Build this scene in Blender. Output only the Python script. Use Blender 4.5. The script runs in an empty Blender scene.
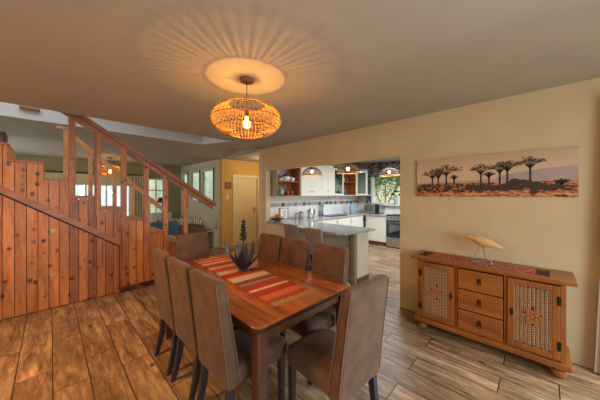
import bpy, bmesh, math, random
from mathutils import Vector, Matrix
PI = math.pi
scene = bpy.context.scene
col = scene.collection
R = random.Random(7)

# ------------------------------------------------------------------ helpers
def lin(c):
    out = []
    for v in c[:3]:
        v = v / 255.0
        out.append(v / 12.92 if v <= 0.04045 else ((v + 0.055) / 1.055) ** 2.4)
    return (out[0], out[1], out[2], 1.0)

class NT:
    """small wrapper for building node materials"""
    def __init__(self, name):
        self.m = bpy.data.materials.new(name)
        self.m.use_nodes = True
        self.t = self.m.node_tree
        self.t.nodes.clear()
        self.out = self.n('ShaderNodeOutputMaterial')
    def n(self, typ, **kw):
        nd = self.t.nodes.new(typ)
        for k, v in kw.items():
            setattr(nd, k, v)
        return nd
    def l(self, a, b):
        self.t.links.new(a, b)
    def bsdf(self, rough=.5, metal=0.0, spec=.5, color=None):
        b = self.n('ShaderNodeBsdfPrincipled')
        b.inputs['Roughness'].default_value = rough
        b.inputs['Metallic'].default_value = metal
        b.inputs['Specular IOR Level'].default_value = spec
        if color is not None:
            b.inputs['Base Color'].default_value = color
        self.l(b.outputs[0], self.out.inputs[0])
        return b
    def coord(self, scale=(1, 1, 1), loc=(0, 0, 0), rot=(0, 0, 0)):
        tc = self.n('ShaderNodeTexCoord')
        mp = self.n('ShaderNodeMapping')
        mp.inputs['Scale'].default_value = scale
        mp.inputs['Location'].default_value = loc
        mp.inputs['Rotation'].default_value = rot
        self.l(tc.outputs['Object'], mp.inputs['Vector'])
        return mp.outputs[0]
    def noise(self, vec, scale, detail=3, rough=.6, dist=0.0):
        nz = self.n('ShaderNodeTexNoise')
        nz.inputs['Scale'].default_value = scale
        nz.inputs['Detail'].default_value = detail
        nz.inputs['Roughness'].default_value = rough
        nz.inputs['Distortion'].default_value = dist
        self.l(vec, nz.inputs['Vector'])
        return nz.outputs['Fac']
    def ramp(self, fac, stops, interp='LINEAR'):
        r = self.n('ShaderNodeValToRGB')
        r.color_ramp.interpolation = interp
        els = r.color_ramp.elements
        while len(els) < len(stops):
            els.new(0.5)
        for e, (p, c) in zip(els, stops):
            e.position = p
            e.color = c
        self.l(fac, r.inputs[0])
        return r.outputs[0]
    def mix(self, a, b, fac, blend='MIX'):
        x = self.n('ShaderNodeMix', data_type='RGBA', blend_type=blend)
        for sock, v in ((x.inputs[0], fac), (x.inputs[6], a), (x.inputs[7], b)):
            if hasattr(v, 'is_output') or isinstance(v, bpy.types.NodeSocket):
                self.l(v, sock)
            else:
                sock.default_value = v
        return x.outputs[2]
    def math(self, op, a, b=0.0):
        x = self.n('ShaderNodeMath', operation=op)
        for sock, v in ((x.inputs[0], a), (x.inputs[1], b)):
            if isinstance(v, bpy.types.NodeSocket):
                self.l(v, sock)
            else:
                sock.default_value = v
        return x.outputs[0]
    def bump(self, h, bsdf, strength=.2, dist=.01):
        b = self.n('ShaderNodeBump')
        b.inputs['Strength'].default_value = strength
        b.inputs['Distance'].default_value = dist
        self.l(h, b.inputs['Height'])
        self.l(b.outputs[0], bsdf.inputs['Normal'])

def plain(name, c, rough=.5, metal=0.0, spec=.5, var=.08, scale=12, bump=0.0, bscale=None):
    k = NT(name)
    b = k.bsdf(rough, metal, spec)
    v = k.coord()
    f = k.noise(v, scale)
    c0 = lin(c)
    lo = tuple(x * (1 - var) for x in c0[:3]) + (1,)
    hi = tuple(min(1, x * (1 + var)) for x in c0[:3]) + (1,)
    k.l(k.ramp(f, [(.3, lo), (.7, hi)]), b.inputs['Base Color'])
    if bump:
        k.bump(k.noise(v, bscale or scale * 8, 2), b, bump, .004)
    return k.m

def wood(name, dark, light, axis='y', grain=9, rough=.4, spec=.5, knots=0.0, plank=None, bump=.08, coat=0.0, knot_stretch=.8):
    """grain runs along axis; plank = (axis, width) gives each board its own tone"""
    k = NT(name)
    b = k.bsdf(rough, 0, spec)
    sc = {'x': (.12, 1, 1), 'y': (1, .12, 1), 'z': (1, 1, .12)}[axis]
    base = k.coord()
    vec = k.coord(sc)
    if plank:
        sep = k.n('ShaderNodeSeparateXYZ')
        k.l(base, sep.inputs[0])
        idx = k.math('FLOOR', k.math('DIVIDE', k.math('ADD', sep.outputs['XYZ'.index(plank[0].upper())], 50.0), plank[1]))
        wn = k.n('ShaderNodeTexWhiteNoise', noise_dimensions='1D')
        k.l(idx, wn.inputs['W'])
        add = k.n('ShaderNodeVectorMath', operation='MULTIPLY_ADD')
        k.l(wn.outputs['Color'], add.inputs[0])
        add.inputs[1].default_value = (7, 7, 7)
        k.l(vec, add.inputs[2])
        vec = add.outputs[0]
    f = k.noise(vec, grain, 5, .65, .6)
    f2 = k.noise(vec, grain * 7, 2, .5)
    fac = k.math('ADD', k.math('MULTIPLY', f, .75), k.math('MULTIPLY', f2, .25))
    c = k.ramp(fac, [(.32, lin(dark)), (.68, lin(light))])
    if plank:
        tone = k.ramp(wn.outputs['Value'], [(0, (.55, .50, .46, 1)), (1, (1.2, 1.22, 1.25, 1))])
        c = k.mix(c, tone, 1.0, 'MULTIPLY')
    if knots:
        vo = k.n('ShaderNodeTexVoronoi')
        sk = {'x': (knot_stretch, 1, 1), 'y': (1, knot_stretch, 1), 'z': (1, .02, knot_stretch)}[axis]
        k.l(k.coord(sk), vo.inputs['Vector'])
        vo.inputs['Scale'].default_value = knots
        sepk = k.n('ShaderNodeSeparateColor'); k.l(vo.outputs['Color'], sepk.inputs[0])
        far = k.math('ADD', vo.outputs['Distance'], k.math('MULTIPLY', k.math('LESS_THAN', sepk.outputs[0], .3), 1.0))
        km = k.ramp(k.math('ADD', far, k.math('MULTIPLY', sepk.outputs[1], .1)), [(.15, (1, 1, 1, 1)), (.24, (.75, .75, .75, 1)), (.34, (0, 0, 0, 1))])
        c = k.mix(c, lin((50, 22, 10)), km)
    k.l(c, b.inputs['Base Color'])
    if coat:
        b.inputs['Coat Weight'].default_value = coat
        b.inputs['Coat Roughness'].default_value = .12
    if bump:
        k.bump(f2, b, bump, .003)
    return k.m

def emis(name, c, strength):
    k = NT(name)
    e = k.n('ShaderNodeEmission')
    e.inputs[0].default_value = lin(c)
    e.inputs[1].default_value = strength
    k.l(e.outputs[0], k.out.inputs[0])
    return k.m

def bulb_glass(name, c, strength):
    k = NT(name)
    e = k.n('ShaderNodeEmission')
    e.inputs[0].default_value = lin(c)
    e.inputs[1].default_value = strength
    t = k.n('ShaderNodeBsdfTransparent')
    m = k.n('ShaderNodeMixShader')
    m.inputs[0].default_value = .35
    k.l(t.outputs[0], m.inputs[1]); k.l(e.outputs[0], m.inputs[2])
    k.l(m.outputs[0], k.out.inputs[0])
    return k.m

def glass(name, tint=(255, 255, 255), refl=.1):
    k = NT(name)
    t = k.n('ShaderNodeBsdfTransparent')
    t.inputs[0].default_value = lin(tint)
    g = k.n('ShaderNodeBsdfGlossy')
    g.inputs['Roughness'].default_value = .03
    m = k.n('ShaderNodeMixShader')
    m.inputs[0].default_value = refl
    k.l(t.outputs[0], m.inputs[1]); k.l(g.outputs[0], m.inputs[2])
    k.l(m.outputs[0], k.out.inputs[0])
    return k.m

class MB:
    """collects shapes into one mesh; mi = material slot"""
    def __init__(self):
        self.bm = bmesh.new()
        self.mi = 0
    def _tag(self, n0):
        self.bm.faces.ensure_lookup_table()
        for f in self.bm.faces[n0:]:
            f.material_index = self.mi
    def box(self, x0, x1, y0, y1, z0, z1, bev=0.0, seg=2, rot=None, about=None):
        n0 = len(self.bm.faces)
        tmp = bmesh.new()
        bmesh.ops.create_cube(tmp, size=1.0)
        for v in tmp.verts:
            v.co = Vector(((x0 + x1) / 2 + v.co.x * (x1 - x0), (y0 + y1) / 2 + v.co.y * (y1 - y0), (z0 + z1) / 2 + v.co.z * (z1 - z0)))
        if bev:
            bev = min(bev, .45 * min(abs(x1 - x0), abs(y1 - y0), abs(z1 - z0)))
            bmesh.ops.bevel(tmp, geom=tmp.edges[:], offset=bev, segments=seg, profile=.5, affect='EDGES')
        if rot is not None:
            c = Vector(about) if about else Vector(((x0 + x1) / 2, (y0 + y1) / 2, (z0 + z1) / 2))
            M = Matrix.Translation(c) @ rot.to_4x4() @ Matrix.Translation(-c)
            bmesh.ops.transform(tmp, matrix=M, verts=tmp.verts[:])
        self._join(tmp)
        return self
    def _join(self, tmp):
        n0 = len(self.bm.faces)
        me = bpy.data.meshes.new('tmp')
        tmp.to_mesh(me); tmp.free()
        self.bm.from_mesh(me)
        bpy.data.meshes.remove(me)
        self._tag(n0)
    def prism(self, pts, axis, a, b):
        """polygon of 2-D points extruded along axis from a to b"""
        n0 = len(self.bm.faces)
        def P(p, d):
            return {'x': (d, p[0], p[1]), 'y': (p[0], d, p[1]), 'z': (p[0], p[1], d)}[axis]
        A = [self.bm.verts.new(P(p, a)) for p in pts]
        B = [self.bm.verts.new(P(p, b)) for p in pts]
        n = len(pts)
        self.bm.faces.new(A); self.bm.faces.new(B[::-1])
        for i in range(n):
            self.bm.faces.new((A[i], B[i], B[(i + 1) % n], A[(i + 1) % n]))
        self._tag(n0)
        return self
    def ring_loft(self, rings, cap=True, closed=False):
        n0 = len(self.bm.faces)
        V = [[self.bm.verts.new(p) for p in r] for r in rings]
        m = len(V[0])
        pairs = list(zip(V, V[1:])) + ([(V[-1], V[0])] if closed else [])
        for a, b in pairs:
            for i in range(m):
                self.bm.faces.new((a[i], a[(i + 1) % m], b[(i + 1) % m], b[i]))
        if cap and not closed:
            self.bm.faces.new(V[0][::-1]); self.bm.faces.new(V[-1])
        self._tag(n0)
        return self
    def lathe(self, prof, n=24, center=(0, 0, 0), cap=True):
        cx, cy, cz = center
        rings = [[(cx + r * math.cos(2 * PI * i / n), cy + r * math.sin(2 * PI * i / n), cz + z) for i in range(n)] for r, z in prof]
        return self.ring_loft(rings, cap)
    def tube(self, pts, r, n=8, closed=False):
        pts = [Vector(p) for p in pts]
        rs = r if isinstance(r, (list, tuple)) else [r] * len(pts)
        rings = []
        prev = None
        m = len(pts)
        for i, p in enumerate(pts):
            if closed:
                d = pts[(i + 1) % m] - pts[i - 1]
            else:
                d = pts[min(i + 1, m - 1)] - pts[max(i - 1, 0)]
            d.normalize()
            up = prev if prev is not None else (Vector((0, 0, 1)) if abs(d.z) < .9 else Vector((1, 0, 0)))
            s = d.cross(up)
            if s.length < 1e-5:
                s = d.cross(Vector((0, 1, 0)))
            s.normalize()
            u = s.cross(d).normalized()
            prev = u
            rings.append([p + (s * math.cos(2 * PI * k / n) + u * math.sin(2 * PI * k / n)) * rs[i] for k in range(n)])
        return self.ring_loft(rings, not closed, closed)
    def rr(self, rows, seg=4):
        """loft of rounded rectangles: rows of (cx, cy, z, w, d, r)"""
        rings = []
        for cx, cy, z, w, d, r in rows:
            r = min(r, w / 2 - 1e-4, d / 2 - 1e-4)
            ring = []
            for sx, sy, a0 in ((1, 1, 0), (-1, 1, PI / 2), (-1, -1, PI), (1, -1, 1.5 * PI)):
                for k in range(seg + 1):
                    a = a0 + k * PI / 2 / seg
                    ring.append((cx + sx * (w / 2 - r) + r * math.cos(a), cy + sy * (d / 2 - r) + r * math.sin(a), z))
            rings.append(ring)
        return self.ring_loft(rings)
    def sphere(self, c, rx, ry=None, rz=None, n=14, m=9):
        ry = rx if ry is None else ry
        rz = rx if rz is None else rz
        rings = []
        for j in range(1, m):
            a = -PI / 2 + PI * j / m
            rings.append([(c[0] + rx * math.cos(a) * math.cos(2 * PI * i / n), c[1] + ry * math.cos(a) * math.sin(2 * PI * i / n), c[2] + rz * math.sin(a)) for i in range(n)])
        return self.ring_loft(rings)
    def quad(self, *p):
        n0 = len(self.bm.faces)
        self.bm.faces.new([self.bm.verts.new(q) for q in p])
        self._tag(n0)
        return self
    def build(self, name, mats, parent=None, smooth=False, angle=35):
        bmesh.ops.recalc_face_normals(self.bm, faces=self.bm.faces[:])
        me = bpy.data.meshes.new(name)
        self.bm.to_mesh(me); self.bm.free()
        for m in (mats if isinstance(mats, (list, tuple)) else [mats]):
            me.materials.append(m)
        if smooth:
            me.polygons.foreach_set('use_smooth', [True] * len(me.polygons))
            if angle:
                me.set_sharp_from_angle(angle=math.radians(angle))
        o = bpy.data.objects.new(name, me)
        col.objects.link(o)
        if parent:
            o.parent = parent
        return o

def tag(o, label=None, cat=None, group=None, kind=None):
    if label: o['label'] = label
    if cat: o['category'] = cat
    if group: o['group'] = group
    if kind: o['kind'] = kind
    return o

def thing(name, label, cat, loc=(0, 0, 0), rz=0.0, group=None):
    o = bpy.data.objects.new(name, None)
    o.empty_display_size = .1
    col.objects.link(o)
    o.location = loc
    o.rotation_euler = (0, 0, rz)
    return tag(o, label, cat, group)

def struct(o):
    o['kind'] = 'structure'
    return o

def copy_tree(o, parent=None):
    c = o.copy()
    col.objects.link(c)
    if parent:
        c.parent = parent
    for ch in list(o.children):
        copy_tree(ch, c)
    return c

def put(o, loc, rz=0.0, label=None, group=None):
    o.location = loc
    o.rotation_euler = (0, 0, rz)
    if label: o['label'] = label
    if group: o['group'] = group
    return o

# ------------------------------------------------------------------ materials
M = {}
M['wall'] = plain('tan_wall_paint', (202, 184, 148), .85, spec=.2, var=.04, scale=3, bump=.08, bscale=90)
M['wall_cream'] = plain('cream_wall_paint', (206, 196, 168), .85, spec=.2, var=.03, scale=3, bump=.06, bscale=90)
M['wall_yellow'] = plain('yellow_wall_paint', (206, 162, 90), .85, spec=.2, var=.04, scale=3)
M['wall_olive'] = plain('olive_wall_paint', (150, 142, 110), .85, spec=.2, var=.04, scale=3)
M['wall_sage'] = plain('sage_wall_paint', (206, 206, 180), .85, spec=.2, var=.04, scale=3)
M['ceiling'] = plain('ceiling_paint', (180, 172, 160), .9, spec=.15, var=.04, scale=2.5, bump=.05, bscale=60)
M['void'] = plain('void_paint', (200, 202, 202), .9, spec=.15, var=.03, scale=2)

def floor_mat():
    k = NT('wood_look_floor_tile')
    b = k.bsdf(.38, 0, .45)
    v = k.coord(loc=(0, 0, 0))
    sep = k.n('ShaderNodeSeparateXYZ'); k.l(v, sep.inputs[0])
    cmb = k.n('ShaderNodeCombineXYZ')
    k.l(k.math('ADD', sep.outputs[1], 20.0), cmb.inputs[0])
    k.l(k.math('ADD', sep.outputs[0], .217 * 100 - .01), cmb.inputs[1])
    br = k.n('ShaderNodeTexBrick')
    br.offset = .37; br.offset_frequency = 2; br.squash = 1; br.squash_frequency = 2
    br.inputs['Scale'].default_value = 1
    br.inputs['Mortar Size'].default_value = .0035
    br.inputs['Mortar Smooth'].default_value = .1
    br.inputs['Bias'].default_value = 0
    br.inputs['Brick Width'].default_value = .92
    br.inputs['Row Height'].default_value = .217
    br.inputs['Color1'].default_value = (0, 0, 0, 1)
    br.inputs['Color2'].default_value = (1, 1, 1, 1)
    k.l(cmb.outputs[0], br.inputs['Vector'])
    # each board shifts the grain
    add = k.n('ShaderNodeVectorMath', operation='MULTIPLY_ADD')
    k.l(br.outputs['Color'], add.inputs[0]); add.inputs[1].default_value = (9, 9, 9)
    k.l(k.coord((1, .14, 1)), add.inputs[2])
    g = k.noise(add.outputs[0], 9, 6, .68, .8)
    g2 = k.noise(add.outputs[0], 70, 2)
    blot = k.noise(v, 2.2, 3)
    g3 = k.noise(add.outputs[0], 24, 4, .7, .4)
    fac = k.math('ADD', k.math('MULTIPLY', g, .5), k.math('ADD', k.math('MULTIPLY', g3, .35), k.math('MULTIPLY', g2, .15)))
    c = k.ramp(fac, [(.36, lin((82, 60, 42))), (.5, lin((146, 116, 86))), (.64, lin((200, 168, 130)))])
    c = k.mix(c, k.ramp(br.outputs['Color'], [(0, (.78, .76, .74, 1)), (1, (1.12, 1.12, 1.12, 1))]), 1.0, 'MULTIPLY')
    c = k.mix(c, k.ramp(blot, [(.3, (.85, .84, .82, 1)), (.7, (1.1, 1.1, 1.1, 1))]), 1.0, 'MULTIPLY')
    vo = k.n('ShaderNodeTexVoronoi'); vo.inputs['Scale'].default_value = 4.2
    k.l(k.coord((1, .6, 1)), vo.inputs['Vector'])
    c = k.mix(c, lin((40, 26, 18)), k.ramp(vo.outputs['Distance'], [(.05, (.8, .8, .8, 1)), (.1, (0, 0, 0, 1))]))
    c = k.mix(c, lin((38, 30, 26)), br.outputs['Fac'])
    k.l(c, b.inputs['Base Color'])
    h = k.math('SUBTRACT', k.math('MULTIPLY', g2, .25), br.outputs['Fac'])
    k.bump(h, b, .35, .004)
    return k.m
M['floor'] = floor_mat()
M['pine'] = wood('knotty_pine', (126, 66, 26), (202, 130, 66), 'z', 8, .42, knots=9, plank=('x', .098))
M['pine_rail'] = wood('pine_rail', (112, 62, 30), (172, 108, 60), 'x', 8, .38, knots=2.0)
M['pine_tread'] = wood('pine_tread', (176, 116, 66), (220, 168, 112), 'y', 8, .45)
M['jarrah'] = wood('red_hardwood', (80, 36, 14), (202, 112, 52), 'y', 7, .22, .6, plank=('x', .24), coat=.4, bump=.03)
M['jarrah_leg'] = wood('red_hardwood_leg', (58, 34, 24), (98, 58, 38), 'z', 7, .3)
M['jarrah_dark'] = plain('dark_table_edge', (60, 30, 18), .35)
M['teak'] = wood('honey_wood', (112, 62, 24), (168, 102, 46), 'y', 6, .33, bump=.04)
M['teak_z'] = wood('honey_wood_upright', (112, 62, 24), (166, 100, 44), 'z', 6, .33, bump=.04)
M['teak_dark'] = plain('dark_gap', (46, 26, 14), .6)
M['rattan'] = plain('woven_rattan', (176, 134, 98), .6, var=.2, scale=60)
M['rattan_dark'] = plain('rattan_backing', (74, 42, 26), .7)
M['rattan_orange'] = plain('rattan_orange', (168, 104, 60), .6)
M['suede'] = plain('brown_suede', (98, 73, 57), .9, spec=.15, var=.26, scale=7, bump=.12, bscale=120)
b_ = M['suede'].node_tree.nodes['Principled BSDF']; b_.inputs['Sheen Weight'].default_value = .12; b_.inputs['Sheen Roughness'].default_value = .4
M['suede_grey'] = plain('grey_brown_vinyl', (124, 116, 114), .55, var=.08, scale=6)
M['piping'] = plain('suede_piping', (116, 90, 72), .8, spec=.2)
M['leg_dark'] = plain('dark_stained_leg', (40, 36, 44), .4, var=.1)
M['black_metal'] = plain('black_iron', (52, 54, 64), .42, metal=.6, var=.25, scale=25)
M['iron'] = plain('iron_pull', (44, 42, 44), .4, metal=.7)
M['chrome'] = plain('brushed_steel', (190, 192, 196), .28, metal=1.0, var=.04)
M['brass'] = plain('old_brass', (170, 150, 110), .4, metal=.8)
M['wire'] = plain('grey_wire', (150, 150, 152), .4, metal=.6)
M['cane'] = plain('natural_cane', (196, 146, 76), .6, var=.15, scale=30)
M['cane_dark'] = plain('cane_ring', (96, 60, 32), .6, var=.15, scale=30)
M['white'] = plain('white_paint', (226, 222, 212), .5, var=.02)
M['white_cab'] = plain('white_cabinet', (222, 218, 206), .4, var=.02)
M['cab_green'] = plain('grey_green_panel', (172, 170, 146), .5, var=.05)
M['post_green'] = plain('olive_post', (150, 142, 112), .5, var=.05)
M['brown_plinth'] = wood('brown_plinth', (92, 58, 36), (130, 88, 56), 'x', 7, .5)
M['black'] = plain('black_plastic', (22, 22, 26), .3, var=.05)
M['dark_glass'] = plain('dark_oven_glass', (30, 46, 66), .1, spec=.7, var=.1)
M['glass'] = glass('clear_pane', (245, 250, 250), .08)
M['cab_glass'] = glass('cabinet_pane', (190, 214, 214), .22)
M['door'] = plain('cream_door_paint', (222, 198, 152), .5, var=.02)
M['plastic_white'] = plain('white_switch', (228, 222, 208), .4, var=.02)
M['leaf'] = plain('green_leaf', (120, 160, 70), .7, var=.45, scale=2)
M['bark'] = plain('brown_bark', (120, 92, 70), .9, var=.2)
M['grass'] = plain('lawn', (170, 180, 120), .95, var=.2, scale=2)
M['paving'] = plain('pale_paving', (226, 222, 210), .9, var=.06, scale=1)
M['garden_wall'] = plain('pale_render', (236, 226, 200), .9, var=.06, scale=2)
M['turquoise'] = plain('turquoise_glaze', (96, 178, 164), .25, var=.1)
M['porcelain'] = plain('porcelain', (226, 228, 232), .2, var=.02)
M['porcelain_blue'] = plain('blue_glaze', (70, 96, 150), .25, var=.2, scale=40)
M['cup_brown'] = plain('brown_glaze', (150, 92, 58), .3)
M['blue_cloth'] = plain('blue_cloth', (66, 90, 118), .9, var=.15, scale=8)
M['sofa'] = plain('brown_sofa', (110, 88, 68), .9, spec=.15, var=.15, scale=30, bump=.1)
M['curtain'] = plain('pale_curtain', (186, 172, 156), .9, spec=.1, var=.05)
M['curtain_sage'] = plain('sage_curtain', (196, 190, 160), .9, spec=.1, var=.08)
M['bone'] = wood('pale_carved_wood', (190, 148, 86), (232, 198, 134), 'y', 26, .55)

def granite():
    k = NT('grey_granite'); b = k.bsdf(.12, 0, .6)
    v = k.coord()
    f = k.noise(v, 55, 6, .75); f2 = k.noise(v, 7, 3)
    c = k.ramp(f, [(.34, lin((84, 86, 88))), (.5, lin((176, 178, 176))), (.62, lin((224, 224, 218)))])  # pale specks lightened, white reflections on the tops put into the colour
    c = k.mix(c, lin((118, 124, 128)), k.math('MULTIPLY', f2, .45))
    k.l(c, b.inputs['Base Color'])
    return k.m
M['granite'] = granite()

def tiles(name, ax):
    """white wall tiles with a border row of blue, grey and brown squares; ax = horizontal axis"""
    k = NT(name); b = k.bsdf(.18, 0, .5)
    v = k.coord(); sep = k.n('ShaderNodeSeparateXYZ'); k.l(v, sep.inputs[0])
    h = k.math('ADD', sep.outputs['xyz'.index(ax)], 10.0)
    z = sep.outputs[2]
    # tile grid 0.15, border 0.1 squares between z 1.22 and 1.30
    cmb = k.n('ShaderNodeCombineXYZ'); k.l(h, cmb.inputs[0]); k.l(k.math('ADD', z, .13), cmb.inputs[1])
    br = k.n('ShaderNodeTexBrick'); br.offset = 0
    for nme, val in (('Scale', 1), ('Mortar Size', .003), ('Brick Width', .15), ('Row Height', .15), ('Bias', 0)):
        br.inputs[nme].default_value = val
    br.inputs['Color1'].default_value = lin((226, 222, 220)); br.inputs['Color2'].default_value = lin((216, 212, 212)); br.inputs['Mortar'].default_value = lin((186, 184, 184))
    k.l(cmb.outputs[0], br.inputs['Vector'])
    wn = k.n('ShaderNodeTexWhiteNoise', noise_dimensions='1D')
    k.l(k.math('FLOOR', k.math('DIVIDE', h, .105)), wn.inputs['W'])
    bc = k.ramp(wn.outputs['Value'], [(0, lin((56, 76, 104))), (.16, lin((146, 148, 146))), (.4, lin((120, 126, 130))), (.6, lin((166, 160, 148))), (.84, lin((74, 90, 110))), (.92, lin((150, 146, 138)))], 'CONSTANT')
    inb = k.math('MULTIPLY', k.math('GREATER_THAN', z, 1.215), k.math('LESS_THAN', z, 1.305))
    k.l(k.mix(br.outputs['Color'], bc, inb), b.inputs['Base Color'])
    return k.m
M['tiles_x'] = tiles('splashback_tiles', 'x')
M['tiles_y'] = tiles('window_wall_tiles', 'y')

def stripes(name, axis, stops, rough=.95, speck=None):
    """woven cloth, bands across one axis; stops = (start in metres, colour)"""
    k = NT(name); b = k.bsdf(rough, 0, .15)
    v = k.coord(); sep = k.n('ShaderNodeSeparateXYZ'); k.l(v, sep.inputs[0])
    a, L = stops[0][0], stops[-1][0] - stops[0][0]
    t = k.math('DIVIDE', k.math('SUBTRACT', sep.outputs['xyz'.index(axis)], a), L)
    r = k.ramp(t, [((p - a) / L, lin(c)) for p, c in stops], 'CONSTANT')
    f = k.noise(k.coord((40, 180, 1) if axis == 'y' else (180, 40, 1)), 1.0, 2)
    c = k.mix(r, k.ramp(f, [(.3, (.7, .68, .66, 1)), (.7, (1.15, 1.15, 1.15, 1))]), 1.0, 'MULTIPLY')
    k.l(c, b.inputs['Base Color'])
    k.bump(f, b, .3, .003)
    return k.m

# ------------------------------------------------------------------ room shell
def wall_with_holes(mb, axis, d0, d1, a0, a1, z0, z1, holes):
    """wall slab: thickness d0..d1, running a0..a1, holes = (a, b, z, z)"""
    cuts = sorted({a0, a1, *[h[0] for h in holes], *[h[1] for h in holes]})
    for p, q in zip(cuts, cuts[1:]):
        spans = [(z0, z1)]
        for h in holes:
            if h[0] <= p and q <= h[1]:
                new = []
                for s in spans:
                    if h[2] > s[0]: new.append((s[0], min(h[2], s[1])))
                    if h[3] < s[1]: new.append((max(h[3], s[0]), s[1]))
                spans = new
        for s in spans:
            if axis == 'x':   # wall plane normal to X
                mb.box(d0, d1, p, q, s[0], s[1])
            else:
                mb.box(p, q, d0, d1, s[0], s[1])

CH = 2.52
struct(MB().box(-1.9, 7.6, -2.75, 9.75, -.12, 0).build('floor', M['floor']))

# ceiling: flat in the dining room and kitchen, gently rising to the far edge of the stair void
mb = MB()
mb.box(-1.9, 3.42, -2.75, 4.18, CH, CH + .14)
mb.box(3.42, 7.6, .3, 9.75, CH, CH + .14)
ZR = 2.655
mb.prism([(4.18, CH), (5.56, ZR), (5.56, ZR + .12), (4.18, CH + .14)], 'x', 2.42, 3.42)
mb.prism([(5.56, ZR), (6.4, CH), (6.4, CH + .14), (5.56, ZR + .12)], 'x', -1.9, 3.42)
mb.box(-1.9, 3.42, 6.4, 9.75, CH, CH + .14)
struct(mb.build('ceiling', M['ceiling']))
# stair void above the ceiling
mb = MB()
mb.box(-1.9, 2.54, 5.55, 5.66, ZR, 3.9)
mb.prism([(4.18, CH), (5.55, ZR), (5.55, 3.9), (4.18, 3.9)], 'x', 2.41, 2.54)
mb.box(-1.9, 2.54, 4.03, 4.18, CH + .141, 3.9)
mb.box(-1.9, 2.54, 4.03, 5.66, 3.9, 4.0)
struct(mb.build('wall_void', M['void']))
struct(MB().box(-.33, -.12, 5.50, 5.55, 2.80, 2.83).build('trim_1', M['pine_rail']))

mb = MB()
wall_with_holes(mb, 'x', 3.3, 3.42, -2.75, 4.43, 0, CH, [(1.356, 4.29, 0, 2.03), (-2.3, -.75, .25, 2.15)])
struct(mb.build('wall_right', M['wall']))
mb = MB()
wall_with_holes(mb, 'y', -2.75, -2.63, -1.78, 3.3, 0, CH, [(-.6, 1.6, .6, 2.2)])
struct(mb.build('wall_rear', M['wall']))
mb = MB()
mb.box(-1.9, -1.78, -2.63, 9.75, 0, 3.9)
struct(mb.build('wall_left', M['wall']))
# passage wall with the cream door
mb = MB()
wall_with_holes(mb, 'y', 6.4, 6.52, 3.37, 5.8, 0, CH, [(3.76, 4.61, 0, 2.04)])
struct(mb.build('wall_passage', M['wall_yellow']))
struct(MB().box(5.68, 5.8, 4.55, 6.4, 0, CH).build('wall_passage_end', M['wall_yellow']))
LW = [(8.84, 9.46), (7.86, 8.70), (6.90, 7.76)]
mb = MB()
wall_with_holes(mb, 'x', 3.37, 3.49, 6.52, 9.63, 0, CH, [(a, b, 1.27, 2.27) for a, b in LW])
struct(mb.build('wall_lounge_right', M['wall_sage']))
mb = MB()
FW = [(-.9, 1.82, .35, 2.06), (2.3, 2.82, .35, 2.06)]
wall_with_holes(mb, 'y', 9.5, 9.62, -1.78, 3.37, 0, CH, FW)
struct(mb.build('wall_lounge_far', M['wall_olive']))
# kitchen
mb = MB()
mb.box(3.3, 7.42, 4.43, 4.55, 0, CH)
struct(mb.build('wall_kitchen_side', M['wall_cream']))
mb = MB()
wall_with_holes(mb, 'x', 7.3, 7.42, .4, 4.43, 0, CH, [(1.7, 3.92, 1.2, 2.25)])
struct(mb.build('wall_kitchen_far', M['wall_cream']))
struct(MB().box(3.42, 7.42, .4, .52, 0, CH).build('wall_kitchen_near', M['wall_cream']))
# splashbacks
struct(MB().box(3.42, 7.28, 4.422, 4.43, .92, 1.5).build('trim_2', M['tiles_x']))
struct(MB().box(7.292, 7.3, .52, 4.42, .92, 1.2).build('trim_3', M['tiles_y']))

# door
d = struct(MB().box(3.80, 4.57, 6.43, 6.47, .01, 2.0, .003).build('door_1', M['door']))
mb = MB()
mb.box(3.70, 3.795, 6.375, 6.45, 0, 2.09, .006); mb.box(4.575, 4.67, 6.375, 6.45, 0, 2.09, .006); mb.box(3.795, 4.575, 6.375, 6.45, 2.005, 2.09, .006)
mb.build('door_frame', M['door'], d)
mb = MB()
mb.box(4.47, 4.51, 6.425, 6.43, .93, 1.12, .002); mb.tube([(4.49, 6.43, 1.05), (4.49, 6.39, 1.05), (4.40, 6.385, 1.05)], .009)
mb.build('door_handle', M['brass'], d)

# windows
def window(name, axis, d, a0, a1, z0, z1, fm, bars=(), rail=()):
    """frame around the hole with a pane, d = middle of the wall"""
    t = .045
    def bx(mb, p, q, za, zb, h):
        if axis == 'x': mb.box(d - h, d + h, p, q, za, zb)
        else: mb.box(p, q, d - h, d + h, za, zb)
    mb = MB()
    bx(mb, a0, a0 + t, z0, z1, .03); bx(mb, a1 - t, a1, z0, z1, .03)
    bx(mb, a0 + t, a1 - t, z0, z0 + t, .03); bx(mb, a0 + t, a1 - t, z1 - t, z1, .03)
    for b in bars: bx(mb, b - .02, b + .02, z0 + t, z1 - t, .028)
    for r_ in rail: bx(mb, a0 + t, a1 - t, r_ - .02, r_ + .02, .027)
    w = struct(mb.build(name, fm))
    mb = MB(); bx(mb, a0 + t, a1 - t, z0 + t, z1 - t, .003)
    mb.build('pane', M['glass'], w)
    return w
wk = window('window_1', 'x', 7.38, 1.7, 3.92, 1.2, 2.25, M['white'], (2.6,))
MB().box(7.16, 7.34, 1.66, 3.96, 1.17, 1.2, .004).build('sill', M['white'], wk)
for i, (a, b) in enumerate(LW):
    w = window('window_%d' % (i + 2), 'x', 3.405, a, b, 1.27, 2.27, M['white'])
    MB().box(3.345, 3.37, a - .05, a + .0, 1.24, 2.30, .003).build('casing', M['brown_plinth'], w)
wl = window('window_5', 'y', 9.57, *FW[0], M['white'], (0, .72, 1.2), (1.80,))
MB().box(-.95, 1.86, 9.46, 9.495, 1.80, 2.10, .004).build('blind', M['curtain_sage'], wl)
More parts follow.
